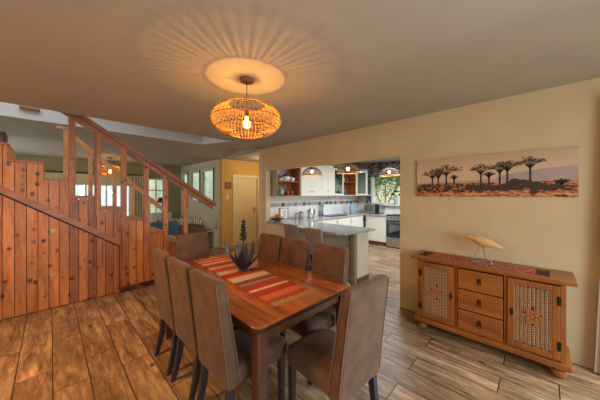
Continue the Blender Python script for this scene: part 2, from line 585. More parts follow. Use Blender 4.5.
window('window_6', 'y', 9.57, *FW[1], M['white'], (2.56,), (1.2, 1.65))
window('window_7', 'x', 3.37, -2.3, -.75, .25, 2.15, M['white'], (-1.5,))

window('window_8', 'y', -2.69, -.6, 1.6, .6, 2.2, M['white'], (.5,))
# ------------------------------------------------------------------ staircase
XB = [-.37, -.07, .203, .482, .796, 1.10, 1.393, 1.729, 2.02, 2.3]
LV = [2.14, 1.94, 1.73, 1.50, 1.315, 1.12, .885, .68, .47, .26]
def step_at(x):
    for b, l in zip(XB, LV):
        if x < b: return l
    return 0.0
def slope_at(x):
    return 1.532 - .692 * (x + .428)
st = thing('staircase', 'knotty pine staircase with panelled side, open balustrade and under-stair cupboard', 'staircase', (0, 0, 0))
YF = 4.62
mb = MB(); mbd = MB()
x = -1.77
W = .098
while x < 2.29:
    a = math.floor((x + 50 + 1e-6) / W) * W - 50
    x0, x1 = max(a, -1.77), min(a + W, 2.29)
    g = .0032
    # cupboard door boards
    if x0 < .745:
        xe = min(x1, .734)
        mbd.prism([(x0 + g, .012), (xe - g, .012), (xe - g, slope_at(xe) - .022), (x0 + g, slope_at(x0) - .022)], 'y', YF, YF + .02)
    # panel boards above the slope and on to the foot of the stairs, cut at each step
    cuts = sorted({x0, x1, *[b for b in XB if x0 < b < x1], *([.745] if x0 < .745 < x1 else [])})
    for p, q in zip(cuts, cuts[1:]):
        top = step_at((p + q) / 2)
        pa = p + (g if p == x0 else 0); qa = q - (g if q == x1 else 0)
        if qa - pa < .004: continue
        if q <= .745:
            lo0, lo1 = slope_at(pa) + .05, slope_at(qa) + .05
        else:
            lo0 = lo1 = 0.0
        if top > max(lo0, lo1) + .01:
            mb.prism([(pa, lo0), (qa, lo1), (qa, top - .024), (pa, top - .024)], 'y', YF + .012, YF + .032)
    x = a + W + 1e-5
mb.build('side_panel', M['pine'], st)
dr = mbd.build('cupboard_door', M['pine'], st)
mb = MB()
pts = [(-1.77, 0), (2.285, 0)]
for i in range(len(XB) - 1, -1, -1):
    pts += [(XB[i] - .01, max(LV[i] - .06, .02))]
    if i > 0: pts += [(XB[i - 1] - .01, max(LV[i] - .06, .02))]
pts += [(-1.77, LV[0] - .06)]
mb.prism(pts, 'y', YF + .033, YF + .05)
mb.build('backing', M['teak_dark'], st)
mb = MB()
mb.prism([(-1.77, slope_at(-1.77) + .004), (.75, slope_at(.75) + .004), (.75, slope_at(.75) + .092), (-1.77, slope_at(-1.77) + .092)], 'y', YF - .012, YF + .03)
mb.build('slope_board', M['pine_rail'], st)
mb = MB(); mb.box(.75, 2.29, YF - .01, YF + .012, 0, .085, .003)
mb.build('skirting', M['pine_rail'], st)
for zl in (1.025, .423):
    mb = MB(); mb.box(-.008, .036, YF - .007, YF, zl - .03, zl + .03, .003); mb.tube([(.014, YF - .005, zl + .012), (.014, YF - .02, zl), (.014, YF - .012, zl - .03)], .005, 6)
    mb.build('latch', M['brass'], dr)
mb = MB()   # little vent frame near the toe of the cupboard door
for q in ((.428, .436, .445, .905), (.53, .538, .445, .835), (.436, .53, .445, .453)): mb.box(q[0], q[1], YF - .003, YF, q[2], q[3])
mb.build('vent_outline', M['teak_dark'], dr)
prev = -1.77
for i, (b, l) in enumerate(zip(XB, LV)):
    mb = MB(); mb.box(prev + (.002 if i else 0), b + .012, YF - .012, YF + .07, l - .024, l, .004)
    mb.build('step_cap', M['pine_rail'], st)
    mb = MB(); mb.box(prev - .02 if i else prev, b + .012, YF + .071, 5.5, l - .04, l - .006, .004)
    mb.build('tread', M['pine_tread'], st)
    nxt = LV[i + 1] if i + 1 < len(LV) else 0
    mb = MB(); mb.box(b - .02, b, YF + .071, 5.5, nxt, l - .041)
    mb.build('riser', M['pine_tread'], st)
    prev = b
def rail_z(x): return 2.015 - .655 * (x - 1.15)
for i, b in enumerate(XB[2:8]):
    mb = MB(); mb.box(b - .037, b + .037, YF + .0, YF + .06, LV[i + 3] - .12, rail_z(b) - .02, .004)
    mb.build('post', M['pine'], st)
mb = MB()
xa, xb = -.35, 2.25
mb.prism([(xa, rail_z(xa) - .075), (xb, rail_z(xb) - .075), (xb, rail_z(xb) + .008), (xa, rail_z(xa) + .008)], 'y', YF + .01, YF + .055)
mb.build('rail_board', M['pine_rail'], st)
mb = MB()
xb = 2.3
mb.prism([(xa, rail_z(xa) + .018), (xb, rail_z(xb) + .018), (xb, rail_z(xb) + .085), (xa, rail_z(xa) + .085)], 'y', YF - .015, YF + .08)
mb.build('handrail', M['pine_rail'], st)
# far handrail and its posts
YR = 5.46
def far_z(x): return 2.58 - .935 * (x - .17)
mb = MB()
mb.prism([(.17, far_z(.17) - .09), (1.62, far_z(1.62) - .09), (1.62, far_z(1.62)), (.17, far_z(.17))], 'y', YR - .03, YR + .03)
mb.box(.06, .19, YR - .03, YR + .03, 2.56, 2.60)
mb.build('far_handrail', M['pine_tread'], st)
for b in (.165, .47, .80, 1.08, 1.33):
    l = max(step_at(b - .04), step_at(b + .04))
    mb = MB(); mb.box(b - .028, b + .028, YR - .028, YR + .028, l - .006, far_z(b) - .05, .003)
    mb.build('far_post', M['pine_tread'], st)
tag(MB().box(-.9, -.42, 5.0, 5.3, 2.135, 2.335, .01).build('storage_box', M['black']), 'black box standing on the top visible stair', 'box')

# ------------------------------------------------------------------ dining table
TX0, TX1, TY0, TY1, TH = .805, 1.785, 1.13, 2.87, .76
cx, cy = (TX0 + TX1) / 2, (TY0 + TY1) / 2
tw, tl = TX1 - TX0, TY1 - TY0
tb = thing('dining_table', 'polished red-brown wooden dining table with rounded corners under the basket pendant', 'table', (cx, cy, 0))
mb = MB()
mb.rr([(0, 0, TH - .011, tw - .004, tl - .004, .055), (0, 0, TH - .006, tw, tl, .057), (0, 0, TH - .001, tw - .006, tl - .006, .055), (0, 0, TH, tw - .014, tl - .014, .05)], 6)
tt = mb.build('tabletop', M['jarrah'], tb, True, 50)
mb = MB(); mb.rr([(0, 0, TH - .029, tw - .008, tl - .008, .054), (0, 0, TH - .011, tw - .006, tl - .006, .054)], 6)
mb.build('groove', M['jarrah_dark'], tt)
mb = MB(); mb.rr([(0, 0, TH - .048, tw - .03, tl - .03, .05), (0, 0, TH - .029, tw + .004, tl + .004, .056)], 6)
mb.build('edge_moulding', M['jarrah_leg'], tt)
for s in (-1, 1):
    MB().box(s * (tw / 2 - .075) - .011, s * (tw / 2 - .075) + .011, -tl / 2 + .12, tl / 2 - .12, TH - .13, TH - .048).build('apron', M['jarrah'], tb)
    MB().box(-tw / 2 + .12, tw / 2 - .12, s * (tl / 2 - .075) - .011, s * (tl / 2 - .075) + .011, TH - .13, TH - .048).build('apron', M['jarrah_leg'], tb)
for sx in (-1, 1):
    for sy in (-1, 1):
        mb = MB(); X, Y = sx * (tw / 2 - .068), sy * (tl / 2 - .068)
        mb.rr([(X, Y, 0, .058, .058, .006), (X, Y, TH - .16, .078, .078, .008), (X, Y, TH - .048, .08, .08, .008)], 2)
        mb.build('leg', M['jarrah_leg'], tb)

RUN = [(-.71, (150, 74, 44)), (-.655, (196, 96, 54)), (-.57, (150, 60, 44)), (-.54, (166, 54, 40)), (-.47, (196, 172, 134)), (-.43, (166, 50, 38)), (-.34, (122, 84, 66)), (-.31, (168, 112, 78)),
       (-.27, (110, 74, 62)), (-.22, (164, 58, 44)), (-.19, (190, 166, 128)), (-.08, (170, 120, 84)), (-.05, (162, 48, 38)), (.07, (188, 164, 126)), (.17, (140, 92, 66)), (.21, (196, 56, 42)),
       (.29, (184, 160, 122)), (.36, (128, 88, 66)), (.42, (164, 54, 40)), (.48, (196, 168, 126)), (.54, (200, 70, 46)), (.6, (186, 160, 120)), (.64, (190, 62, 44)), (.69, (170, 120, 80)), (.71, (150, 74, 44))]
M['runner'] = stripes('striped_runner', 'y', RUN)
rn = thing('table_runner', 'striped red, cream and brown woven runner along the dining table', 'runner', (1.285, 2.03, TH + .0005), math.radians(-3.2))
mb = MB(); mb.box(-.19, .19, -.71, .71, 0, .004, .001)
mb.build('cloth', M['runner'], rn)
for s in (-1, 1):
    mb = MB()
    for i in range(46):
        xx = -.187 + .374 * i / 45
        e = R.uniform(-.006, .006)
        mb.tube([(xx, s * .709, .003), (xx + e * .5, s * .735, .002), (xx + e, s * (.755 + R.uniform(0, .02)), .002)], .0022, 4)
    mb.build('fringe', M['rattan'], rn)

# agave
ag = thing('agave_sculpture', 'dark metal agave plant with tall flower spike standing on the striped runner', 'plant sculpture', (1.335, 2.10, TH + .0052), .3)
mb = MB(); mb.lathe([(.045, 0), (.05, .006), (.04, .02), (.02, .035)], 14)
mb.build('base', M['black_metal'], ag, True)
for i, (a, lean, h, w) in enumerate([(100, .17, .30, .030), (140, .10, .26, .036), (175, .055, .20, .03), (215, .07, .25, .034), (250, .05, .17, .028), (285, .06, .23, .034), (322, .19, .33, .03), (355, .08, .27, .034), (30, .13, .22, .032), (65, .06, .26, .03)]):
    ar = math.radians(a)
    dx, dy = math.cos(ar), math.sin(ar)
    rings = []
    for k in range(9):
        t = k / 8
        rad = .024 + lean * (1.15 if lean > .09 else 1.5) * (1 - (1 - t) ** 2.0)
        z = .012 + h * t
        hw = 1.2 * w * (1 - t ** 1.6) * (.75 + .6 * t * (1 - t)) + .0012
        th = .010 * (1 - t) + .001
        c = Vector((dx * rad, dy * rad, z)); s = Vector((-dy, dx, 0)); n = Vector((dx, dy, -.25)).normalized()
        rings.append([c + s * hw - n * th * .6, c + n * th, c - s * hw - n * th * .6, c - n * th * .25])
    mb = MB(); mb.ring_loft(rings); mb.build('leaf', M['black_metal'], ag, True, 60)
mb = MB(); mb.tube([(0, 0, .03), (.004, .002, .25), (0, 0, .50)], [.009, .006, .003], 8)
sp = mb.build('flower_spike', M['black_metal'], ag, True)
mb = MB()
for k in range(30):
    z = .29 + .2 * k / 29
    a = k * 2.4
    l = .045 * (1 - .55 * k / 29)
    d_ = Vector((math.cos(a), math.sin(a), .55))
    p = Vector((0, 0, z))
    mb.tube([p, p + d_ * l * .5, p + d_ * l], [.005, .010, .003], 6)
mb.build('bud', M['black_metal'], sp, True)

# ------------------------------------------------------------------ dining chairs (face +Y in their own frame)
def make_chair():
    t = thing('dining_chair', 'chair', 'chair')
    mb = MB()
    mb.rr([(0, .025, .365, .39, .42, .03), (0, .025, .372, .41, .44, .04), (0, .025, .44, .418, .45, .045), (0, .025, .466, .405, .435, .05), (0, .025, .478, .35, .38, .06), (0, .025, .482, .2, .24, .06)], 4)
    mb.build('seat', M['suede'], t, True, 60)
    rows = []
    for k in range(9):
        f = k / 8
        z = .365 + .635 * f
        y = -.192 - .085 * f ** 1.1
        rows.append((0, y, z, .415 - .02 * f, .088 - .026 * f, .024))
    rows = [(0, rows[0][1], .359, .37, .05, .018)] + rows + [(0, rows[-1][1] - .001, 1.008, .378, .046, .018), (0, rows[-1][1] - .001, 1.012, .34, .02, .01)]
    mb = MB(); mb.rr(rows, 4)
    bk = mb.build('backrest', M['suede'], t, True, 60)
    mb = MB()
    for s in (-1, 1):
        y_off = lambda f: -.192 - .085 * f ** 1.1 + s * (.044 - .013 * f - .004)
        pts = [(-(.206 - .011 * f), y_off(f), .385 + .61 * f) for f in (0, .25, .5, .75, 1)]
        pts += [(p[0] * -1, p[1], p[2]) for p in pts[::-1]]
        mb.tube(pts, .004, 5)
    mb.build('piping', M['piping'], bk, True)
    for sx in (-1, 1):
        mb = MB(); mb.rr([(sx * .175, .205, 0, .032, .032, .004), (sx * .175, .2, .37, .046, .046, .004)], 2)
        mb.build('leg', M['leg_dark'], t)
        mb = MB(); mb.rr([(sx * .172, -.262, 0, .03, .034, .004), (sx * .172, -.215, .2, .04, .044, .004), (sx * .172, -.195, .37, .044, .046, .004)], 2)
        mb.build('leg', M['leg_dark'], t)
    return t
c0 = make_chair()
GC = 'brown suede dining chairs'
spots = [(.958, 2.41, -PI / 2, 'brown suede dining chair farthest along the left side of the table, nearest the staircase'),
         (.958, 1.96, -PI / 2, 'brown suede dining chair, middle one on the left side of the table'),
         (.958, 1.505, -PI / 2, 'brown suede dining chair nearest the front on the left side of the table'),
         (1.668, 2.42, PI / 2, 'brown suede dining chair farthest along the kitchen side of the table'),
         (1.668, 1.98, PI / 2, 'brown suede dining chair, middle one on the kitchen side of the table'),
         (1.668, 1.49, PI / 2 - .02, 'brown suede dining chair nearest the front on the kitchen side of the table'),
         (1.28, 2.935, PI, 'brown suede dining chair at the far head of the table before the staircase foot'),
         (1.318, 1.0, math.radians(-4), 'brown suede dining chair at the near head of the table, its back to the viewer')]
for i, (x, y, a, lab) in enumerate(spots):
    put(c0 if i == 0 else copy_tree(c0), (x, y, 0), a, lab, GC)

# ------------------------------------------------------------------ rattan pendant lamps
M['bulb'] = bulb_glass('warm_bulb', (255, 190, 90), 60)
def make_pendant(drop):
    t = thing('basket_pendant_lamp', 'lamp', 'pendant lamp')
    mb = MB(); mb.lathe([(.0, 0), (.058, 0), (.058, -.022), (.05, -.028), (0, -.028)], 20)
    mb.build('ceiling_rose', M['brown_plinth'], t, True)
    MB().tube([(0, 0, -.028), (0, 0, -drop + .10)], .003, 6).build('cord', M['black'], t)
    mb = MB(); mb.lathe([(.0, -drop + .10), (.02, -drop + .10), (.022, -drop + .025), (0, -drop + .025)], 12)
    mb.build('socket', M['brown_plinth'], t, True)
    prof = []
    for k in range(13):
        u = -1 + 2 * k / 12
        a = u * PI / 2 * .74
        prof.append((.085 + .215 * math.cos(a) ** .9 if False else .018 + .277 * math.cos(a) ** .8, .128 * math.sin(a) / math.sin(PI / 2 * .74)))
    sh = MB()
    N = 54
    for i in range(N):
        a = 2 * PI * i / N
        # lean alternate canes into a light criss-cross
        tw_ = 0.0
        pts = [(r * math.cos(a + tw_ * z / .128), r * math.sin(a + tw_ * z / .128), z - drop) for r, z in prof]
        sh.tube(pts, .0038 if i % 2 else .0048, 4)
    for k in (4, 5, 7, 8):
        r, z = prof[k]
        n = 48
        pts = [((r + .003 * (1 if j % 2 else -1)) * math.cos(2 * PI * j / n), (r + .003 * (1 if j % 2 else -1)) * math.sin(2 * PI * j / n), z - drop) for j in range(n)]
        sh.tube(pts, .0022, 4, True)
    cage = sh.build('shade', M['cane'], t)
    rg = MB()
    for k in (0, 3, 6, 9, 12):
        r, z = prof[k]
        n = 40
        rg.tube([(r * math.cos(2 * PI * j / n), r * math.sin(2 * PI * j / n), z - drop) for j in range(n)], .0035, 6, True)
    rg.build('ring', M['cane_dark'], cage, True)
    mb = MB()
    r0 = prof[-1][0]
    for i in range(3):
        a = 2 * PI * i / 3 + .4
        mb.tube([(0, 0, -drop + .095), (r0 * math.cos(a), r0 * math.sin(a), prof[-1][1] - drop)], .0012, 4)
    mb.build('spider', M['cane_dark'], cage)
    mb = MB(); mb.lathe([(.012, -drop + .025), (.016, -drop + .01), (.028, -drop - .025), (.03, -drop - .045), (.022, -drop - .067), (.006, -drop - .075)], 14)
    mb.build('bulb', M['bulb'], t, True)
    return t
DR = CH - 2.165
p0 = make_pendant(DR)
LG = 'basket pendant lamps'
put(p0, (1.195, 1.825, CH), 0, 'round woven cane pendant lamp, lit, hanging over the dining table', LG)
put(copy_tree(p0), (1.13, 8.4, CH), .4, 'round woven cane pendant lamp in the lounge, seen between the balustrade posts', LG)

# ------------------------------------------------------------------ sideboard, front faces -X; local x = depth from wall, local y along wall
SB = (2.93, .43, 0)
sb = thing('sideboard', 'honey-coloured wooden sideboard with rattan doors and three drawers against the tan wall', 'sideboard', SB)
SL = .575   # half length of the carcass
D = .355   # carcass depth
mb = MB(); mb.box(-.035, D + .013, -SL - .062, SL + .065, .785, .815, .005); mb.build('top', M['teak'], sb)
mb = MB(); mb.box(.004, D - .005, -SL + .002, SL - .002, .7685, .7845); mb.build('cornice', M['teak'], sb)
mb = MB()
mb.box(.014, D - .01, -SL, -SL + .02, .135, .768); mb.box(.014, D - .01, SL - .02, SL, .135, .768)
mb.box(.012, D - .01, -.205, -.185, .135, .768); mb.box(.012, D - .01, .185, .205, .135, .768)
mb.box(.014, D - .01, -SL + .02, SL - .02, .135, .155); mb.box(D - .02, D - .012, -SL + .02, SL - .02, .155, .768)
mb.box(.0, .014, -SL, -SL + .03, .135, .768); mb.box(.0, .014, SL - .03, SL, .135, .768)
mb.build('carcass', M['teak_z'], sb)
mb = MB(); mb.box(-.022, D + .01, -SL - .035, SL + .03, .085, .135, .008); mb.build('plinth', M['teak'], sb)
for sx in (.04, D - .06):
    for sy in (-1, 1):
        mb = MB(); mb.lathe([(.024, 0), (.042, .012), (.050, .036), (.044, .06), (.026, .07), (.036, .085)], 18, (sx, sy * (SL - .04), 0))
        mb.build('bun_foot', M['teak_z'], sb, True)
for k in range(3):
    z0 = .15 + k * .206
    mb = MB(); mb.box(-.008, .012, -.178, .178, z0, z0 + .196, .005)
    mb.box(.012, .3, -.17, .17, z0 + .012, z0 + .16)
    dw = mb.build('drawer', M['teak'], sb)
    mb = MB(); zc = z0 + .1
    mb.box(-.012, -.008, -.015, .015, zc - .012, zc + .034, .003)
    mb.sphere((-.018, 0, zc + .014), .008, n=8, m=6)
    mb.tube([(-.02, 0, zc + .01), (-.026, -.018, zc - .018), (-.026, 0, zc - .034), (-.026, .018, zc - .018), (-.02, 0, zc + .01)], .004, 6)
    mb.build('drawer_pull', M['iron'], dw, True)
def sb_door(y0, y1, hinge):
    z0, z1 = .15, .76
    fw = .048
    mb = MB()
    mb.box(-.008, .012, y0, y0 + fw, z0, z1, .004); mb.box(-.008, .012, y1 - fw, y1, z0, z1, .004)
    mb.box(-.008, .012, y0 + fw, y1 - fw, z0, z0 + fw, .004); mb.box(-.008, .012, y0 + fw, y1 - fw, z1 - fw, z1, .004)
    dd = mb.build('door', M['teak_z'], sb)
    mb = MB()
    a, b, c, d_ = y0 + fw, y1 - fw, z0 + fw, z1 - fw
    mb.mi = 1; mb.box(.004, .008, a, b, c, d_)
    mb.mi = 0
    nv, nh = 9, 34
    yc, zc = (a + b) / 2, (c + d_) / 2
    cw, ch = (b - a) / nv, (d_ - c) / nh
    for i in range(nv + 1):
        yy = min(max(a + cw * i, a + .003), b - .003)
        mb.box(.000, .004, yy - .003, yy + .003, c, d_)
    for i in range(nv):
        for j in range(nh):
            y_, z_ = a + cw * (i + .5), c + ch * (j + .5 + (.25 if i % 2 else -.25))
            if z_ < c + .005 or z_ > d_ - .005: continue
            if abs(y_ - yc) / cw / 2.6 + abs(z_ - zc) / .085 < 1: continue
            mb.tube([(.003, y_ - cw * .46, z_), (-.003, y_, z_), (.003, y_ + cw * .46, z_)], [.0025, .0046, .0025], 4)
    mb.mi = 2
    u = (b - a) / 9
    for (iy, iz) in ((0, 1), (-1, .5), (1, .5), (0, 0), (-2, 0), (2, 0), (-1, -.5), (1, -.5), (0, -1), (-1, 1.2), (1, 1.2), (-1, -1.2), (1, -1.2)):
        cy_, cz_ = yc + iy * u, zc + iz * .040
        mb.prism([(cy_ - u * .62, cz_), (cy_, cz_ - .020), (cy_ + u * .62, cz_), (cy_, cz_ + .020)], 'x', -.0085, -.004)
    mb.build('rattan_panel', [M['rattan'], M['rattan_dark'], M['rattan_orange']], dd)
    hs = y0 + .006 if hinge < 0 else y1 - .006
    for zz in (z0 + .12, z1 - .12):
        mb = MB(); mb.box(-.014, -.008, hs - .012, hs + .012, zz - .035, zz + .035, .003); mb.tube([(-.014, hs, zz - .038), (-.014, hs, zz + .038)], .005, 6)
        mb.build('hinge', M['iron'], dd)
    ks = y1 - .03 if hinge < 0 else y0 + .03
    mb = MB(); zc = .46
    mb.box(-.012, -.008, ks - .011, ks + .011, zc - .025, zc + .03, .003); mb.sphere((-.018, ks, zc + .012), .009, n=8, m=6); mb.tube([(-.018, ks, zc + .01), (-.02, ks, zc - .04)], .004, 6)
    mb.build('door_pull', M['iron'], dd, True)
sb_door(.21, SL - .032, 1)
sb_door(-SL + .032, -.21, -1)
# runner on the sideboard
def red_weave():
    k = NT('red_patterned_cloth'); b = k.bsdf(.95, 0, .1)
    v = k.coord(); sep = k.n('ShaderNodeSeparateXYZ'); k.l(v, sep.inputs[0])
    ck = k.n('ShaderNodeTexVoronoi'); ck.inputs['Scale'].default_value = 55
    k.l(k.coord((1, 1, 0)), ck.inputs['Vector'])
    c = k.ramp(ck.outputs['Distance'], [(.2, lin((176, 60, 40))), (.45, lin((120, 40, 32))), (.6, lin((196, 130, 96)))])
    e = k.math('GREATER_THAN', k.math('ABSOLUTE', sep.outputs[1]), .445)
    e2 = k.math('GREATER_THAN', k.math('ABSOLUTE', sep.outputs[1]), .50)
    ck2 = k.n('ShaderNodeTexVoronoi'); ck2.inputs['Scale'].default_value = 30
    k.l(k.coord((1, 1, 0)), ck2.inputs['Vector'])
    c2 = k.ramp(ck2.outputs['Distance'], [(.45, lin((40, 34, 48))), (.62, lin((120, 70, 46)))])
    c = k.mix(c, c2, e)
    k.l(c, b.inputs['Base Color'])
    return k.m
M['red_weave'] = red_weave()
mb = MB(); mb.box(-.11, .11, -.53, .53, 0, .004, .001)
o = tag(mb.build('sideboard_runner', M['red_weave']), 'red patterned runner with dark ends lying on the sideboard top', 'runner')
o.location = (3.09, .475, .8155); o.rotation_euler = (0, 0, math.radians(-2))

# bird
bd = thing('bird_sculpture', 'pale carved wooden bird on a wire stand on the sideboard', 'sculpture', (3.10, .425, .82), math.radians(-4))
# body runs along local Y, head to +Y
mb = MB()
rings = []
for (y, z, rx, rz) in ((-.155, .185, .004, .003), (-.12, .195, .02, .014), (-.06, .212, .036, .032), (0, .225, .042, .04), (.05, .235, .036, .036), (.085, .246, .024, .024), (.105, .252, .02, .02), (.125, .255, .021, .021), (.145, .254, .014, .014), (.155, .25, .005, .005)):
    rings.append([(rx * math.cos(2 * PI * i / 14), y, z - .006 + 1.3 * rz * math.sin(2 * PI * i / 14)) for i in range(14)])
mb.ring_loft(rings); mb.build('body', M['bone'], bd, True)
mb = MB(); mb.tube([(0, .148, .252), (0, .17, .248), (0, .186, .242)], [.008, .005, .001], 8); mb.build('beak', M['bone'], bd, True)
for s in (-1, 1):
    rings = []
    for (y, z, h) in ((-.185, .168, .003), (-.14, .178, .012), (-.07, .2, .022), (0, .218, .03), (.05, .232, .024), (.07, .238, .006)):
        xo = s * (.014 + .034 * max(0, 1 - (y / .17) ** 2))
        rings.append([(xo + s * .005 * math.cos(2 * PI * i / 8), y, z + h * math.sin(2 * PI * i / 8)) for i in range(8)])
    mb = MB(); mb.ring_loft(rings); mb.build('wing', M['bone'], bd, True)
mb = MB()
A, B, C = (-.05, .085, .003), (-.05, -.085, .003), (.07, -.01, .003)
mb.tube([A, B], .0045, 6); mb.tube([B, C], .0045, 6); mb.tube([C, A], .0045, 6)
mb.tube([A, (0, .015, .19)], .0045, 6); mb.tube([B, (0, -.02, .195)], .0045, 6); mb.tube([C, (0, 0, .19)], .0045, 6)
mb.build('wire_stand', M['wire'], bd)

# ------------------------------------------------------------------ picture on the wall
def canvas_sky():
    k = NT('printed_sky'); b = k.bsdf(.6, 0, .3)
    v = k.coord(); sep = k.n('ShaderNodeSeparateXYZ'); k.l(v, sep.inputs[0])
    c = k.ramp(k.math('DIVIDE', sep.outputs[2], .45), [(.3, lin((206, 182, 150))), (.6, lin((208, 180, 148))), (1, lin((190, 160, 134)))])
    k.l(c, b.inputs['Base Color']); return k.m
def canvas_ground():
    k = NT('printed_savanna'); b = k.bsdf(.6, 0, .3)
    f = k.noise(k.coord((1, 22, 60)), 1.0, 4); f2 = k.noise(k.coord((1, 16, 34), (3, 3, 3)), 1.0, 3)
    c = k.ramp(f, [(.35, lin((110, 60, 42))), (.5, lin((190, 112, 66))), (.65, lin((222, 160, 104)))])
    c = k.mix(c, lin((62, 48, 46)), k.ramp(f2, [(.5, (0, 0, 0, 1)), (.6, (1, 1, 1, 1))]))
    k.l(c, b.inputs['Base Color']); return k.m
PW, PH = 1.36, .45
pc = thing('landscape_canvas', 'wide panoramic canvas of dark savanna trees on orange ground, hung above the sideboard', 'picture', (3.3, .445, 1.493))
mb = MB()
mb.mi = 0; mb.box(-.034, -.0008, -PW / 2, PW / 2, 0, PH)
rr_ = random.Random(3)
X0 = -.0345
def flat(pts, mi, d=0.0):
    mb.mi = mi
    mb.quad(*[(X0 - d, p[0], p[1]) for p in pts])
# hills (photo left = +y)
hp = [(.02, .17), (-.1, .19), (-.2, .23), (-.35, .255), (-.5, .275), (-.68, .285)]
for (a, b) in zip(hp, hp[1:]): flat([(a[0], .1), (b[0], .1), b, a], 2, .0002)
hp = [(.68, .16), (.5, .165), (.3, .17), (.1, .178), (-.1, .19), (-.3, .175)]
for (a, b) in zip(hp, hp[1:]): flat([(a[0], .1), (b[0], .1), b, a], 2, .0003)
# ground
n = 40
gz = [.15 + .006 * rr_.uniform(-1, 1) for _ in range(n + 1)]
for i in range(n):
    ya, yb = PW / 2 - PW * i / n, PW / 2 - PW * (i + 1) / n
    flat([(ya, 0), (yb, 0), (yb, gz[i + 1]), (ya, gz[i])], 1, .0005)
# dark bushes and the rocky mound
def blob(y, z, w, h, mi=3, d=.0008):
    pts = []
    for k in range(11):
        a = 2 * PI * k / 11
        j = rr_.uniform(.7, 1.15)
        pts.append((max(-PW / 2 + .002, min(PW / 2 - .002, y + w * math.cos(a) * j)), max(.003, z + h * math.sin(a) * j)))
    flat(pts, mi, d + rr_.uniform(0, .0003))
for k in range(90):
    y = rr_.uniform(-.62, .66)
    blob(y, rr_.uniform(.06, .125), rr_.uniform(.015, .04), rr_.uniform(.008, .02))
for k in range(40):
    t = k / 39
    y = .02 - .55 * t
    blob(y + rr_.uniform(-.02, .02), .075 + .085 * math.exp(-((t - .62) / .25) ** 2) * rr_.uniform(.3, 1) + rr_.uniform(-.01, .02), rr_.uniform(.03, .05), rr_.uniform(.018, .03))
for k in range(26):
    blob(rr_.uniform(-.1, .3), rr_.uniform(.1, .14), rr_.uniform(.01, .022), rr_.uniform(.006, .014), 3)
for k in range(30):
    blob(rr_.uniform(-.65, .66), rr_.uniform(.012, .04), rr_.uniform(.02, .06), rr_.uniform(.004, .008), 4, .0013)
def seg2(a, b, wa, wb, mi, d):
    dx, dz = b[0] - a[0], b[1] - a[1]
    L = math.hypot(dx, dz) or 1
    nx, nz = -dz / L, dx / L
    flat([(a[0] + nx * wa, a[1] + nz * wa), (a[0] - nx * wa, a[1] - nz * wa), (b[0] - nx * wb, b[1] - nz * wb), (b[0] + nx * wb, b[1] + nz * wb)], mi, d)
def qtree(y, z, h, w):
    """quiver tree: straight trunk, forked branches, flattened crown"""
    d = .0018
    zt = z + h * .55
    seg2((y, z), (y, zt), .009, .007, 3, d)
    for k in range(7):
        u = -1 + 2 * k / 6
        m_ = (y + u * w * .42, zt + h * .22 * (1 - .3 * abs(u)))
        e = (y + u * w * .9, z + h * (.93 - .16 * abs(u)))
        seg2((y, zt - .01), m_, .005, .0035, 3, d); seg2(m_, e, .0035, .002, 3, d)
        for _ in range(5):
            q = (e[0] + rr_.uniform(-.3, .3) * w, e[1] + rr_.uniform(-.05, .07) * h)
            seg2(m_, q, .0022, .0012, 3, d)
            blob(q[0], q[1], w * rr_.uniform(.07, .13), h * rr_.uniform(.012, .03), 5, d)
for args in ((.50, .09, .235, .10), (.435, .10, .22, .075), (.35, .11, .26, .13), (.02, .13, .22, .105), (-.14, .12, .24, .09), (-.2, .14, .235, .10), (-.37, .16, .235, .10), (-.58, .07, .1, .06), (.27, .13, .12, .04), (-.05, .13, .14, .05)):
    qtree(*args)
PM = [canvas_sky(), canvas_ground(), plain('printed_hills', (170, 152, 148), .6), plain('printed_dark', (58, 44, 40), .6, var=.3, scale=40), plain('printed_grass', (214, 150, 96), .6, var=.2, scale=50), plain('printed_leaves', (92, 76, 58), .6, var=.3, scale=40)]
mb.build('canvas', PM, pc)

# ------------------------------------------------------------------ curtain at the right edge
mb = MB()
nz, ns = 24, 60
rings = []
grid = []
for j in range(nz + 1):
    z = .015 + 2.3 * j / nz
    pinch = 0
    ye = -.405 + .085 * (1 - j / nz)
    wdt = .45
    row = []
    for i in range(ns + 1):
        s = i / ns
        row.append((3.21 + .025 * math.sin(s * 2 * PI * 6) * (1 - .25 * pinch), ye - wdt * s, z))
    grid.append(row)
V = [[mb.bm.verts.new(p) for p in r_] for r_ in grid]
V2 = [[mb.bm.verts.new((p[0] + .006, p[1], p[2])) for p in r_] for r_ in grid]
for G in (V, V2):
    for j in range(nz):
        for i in range(ns):
            mb.bm.faces.new((G[j][i], G[j][i + 1], G[j + 1][i + 1], G[j + 1][i]))
for j in range(nz):
    for i in (0, ns): mb.bm.faces.new((V[j][i], V[j + 1][i], V2[j + 1][i], V2[j][i]))
for i in range(ns):
    for j in (0, nz): mb.bm.faces.new((V[j][i], V[j][i + 1], V2[j][i + 1], V2[j][i]))
tag(mb.build('curtain', M['curtain'], None, True, 80), 'pale gathered curtain hanging at the right end of the sideboard wall', 'curtain')
rd = thing('curtain_rod', 'curtain rod above the pale curtain', 'curtain rod', (0, 0, 0))
MB().tube([(3.193, -.40, 2.335), (3.193, -2.5, 2.335)], .012, 10).build('rod', M['iron'], rd, True)
for y in (-.43, -2.45): MB().box(3.18, 3.3, y - .008, y + .008, 2.328, 2.345).build('bracket', M['iron'], rd)

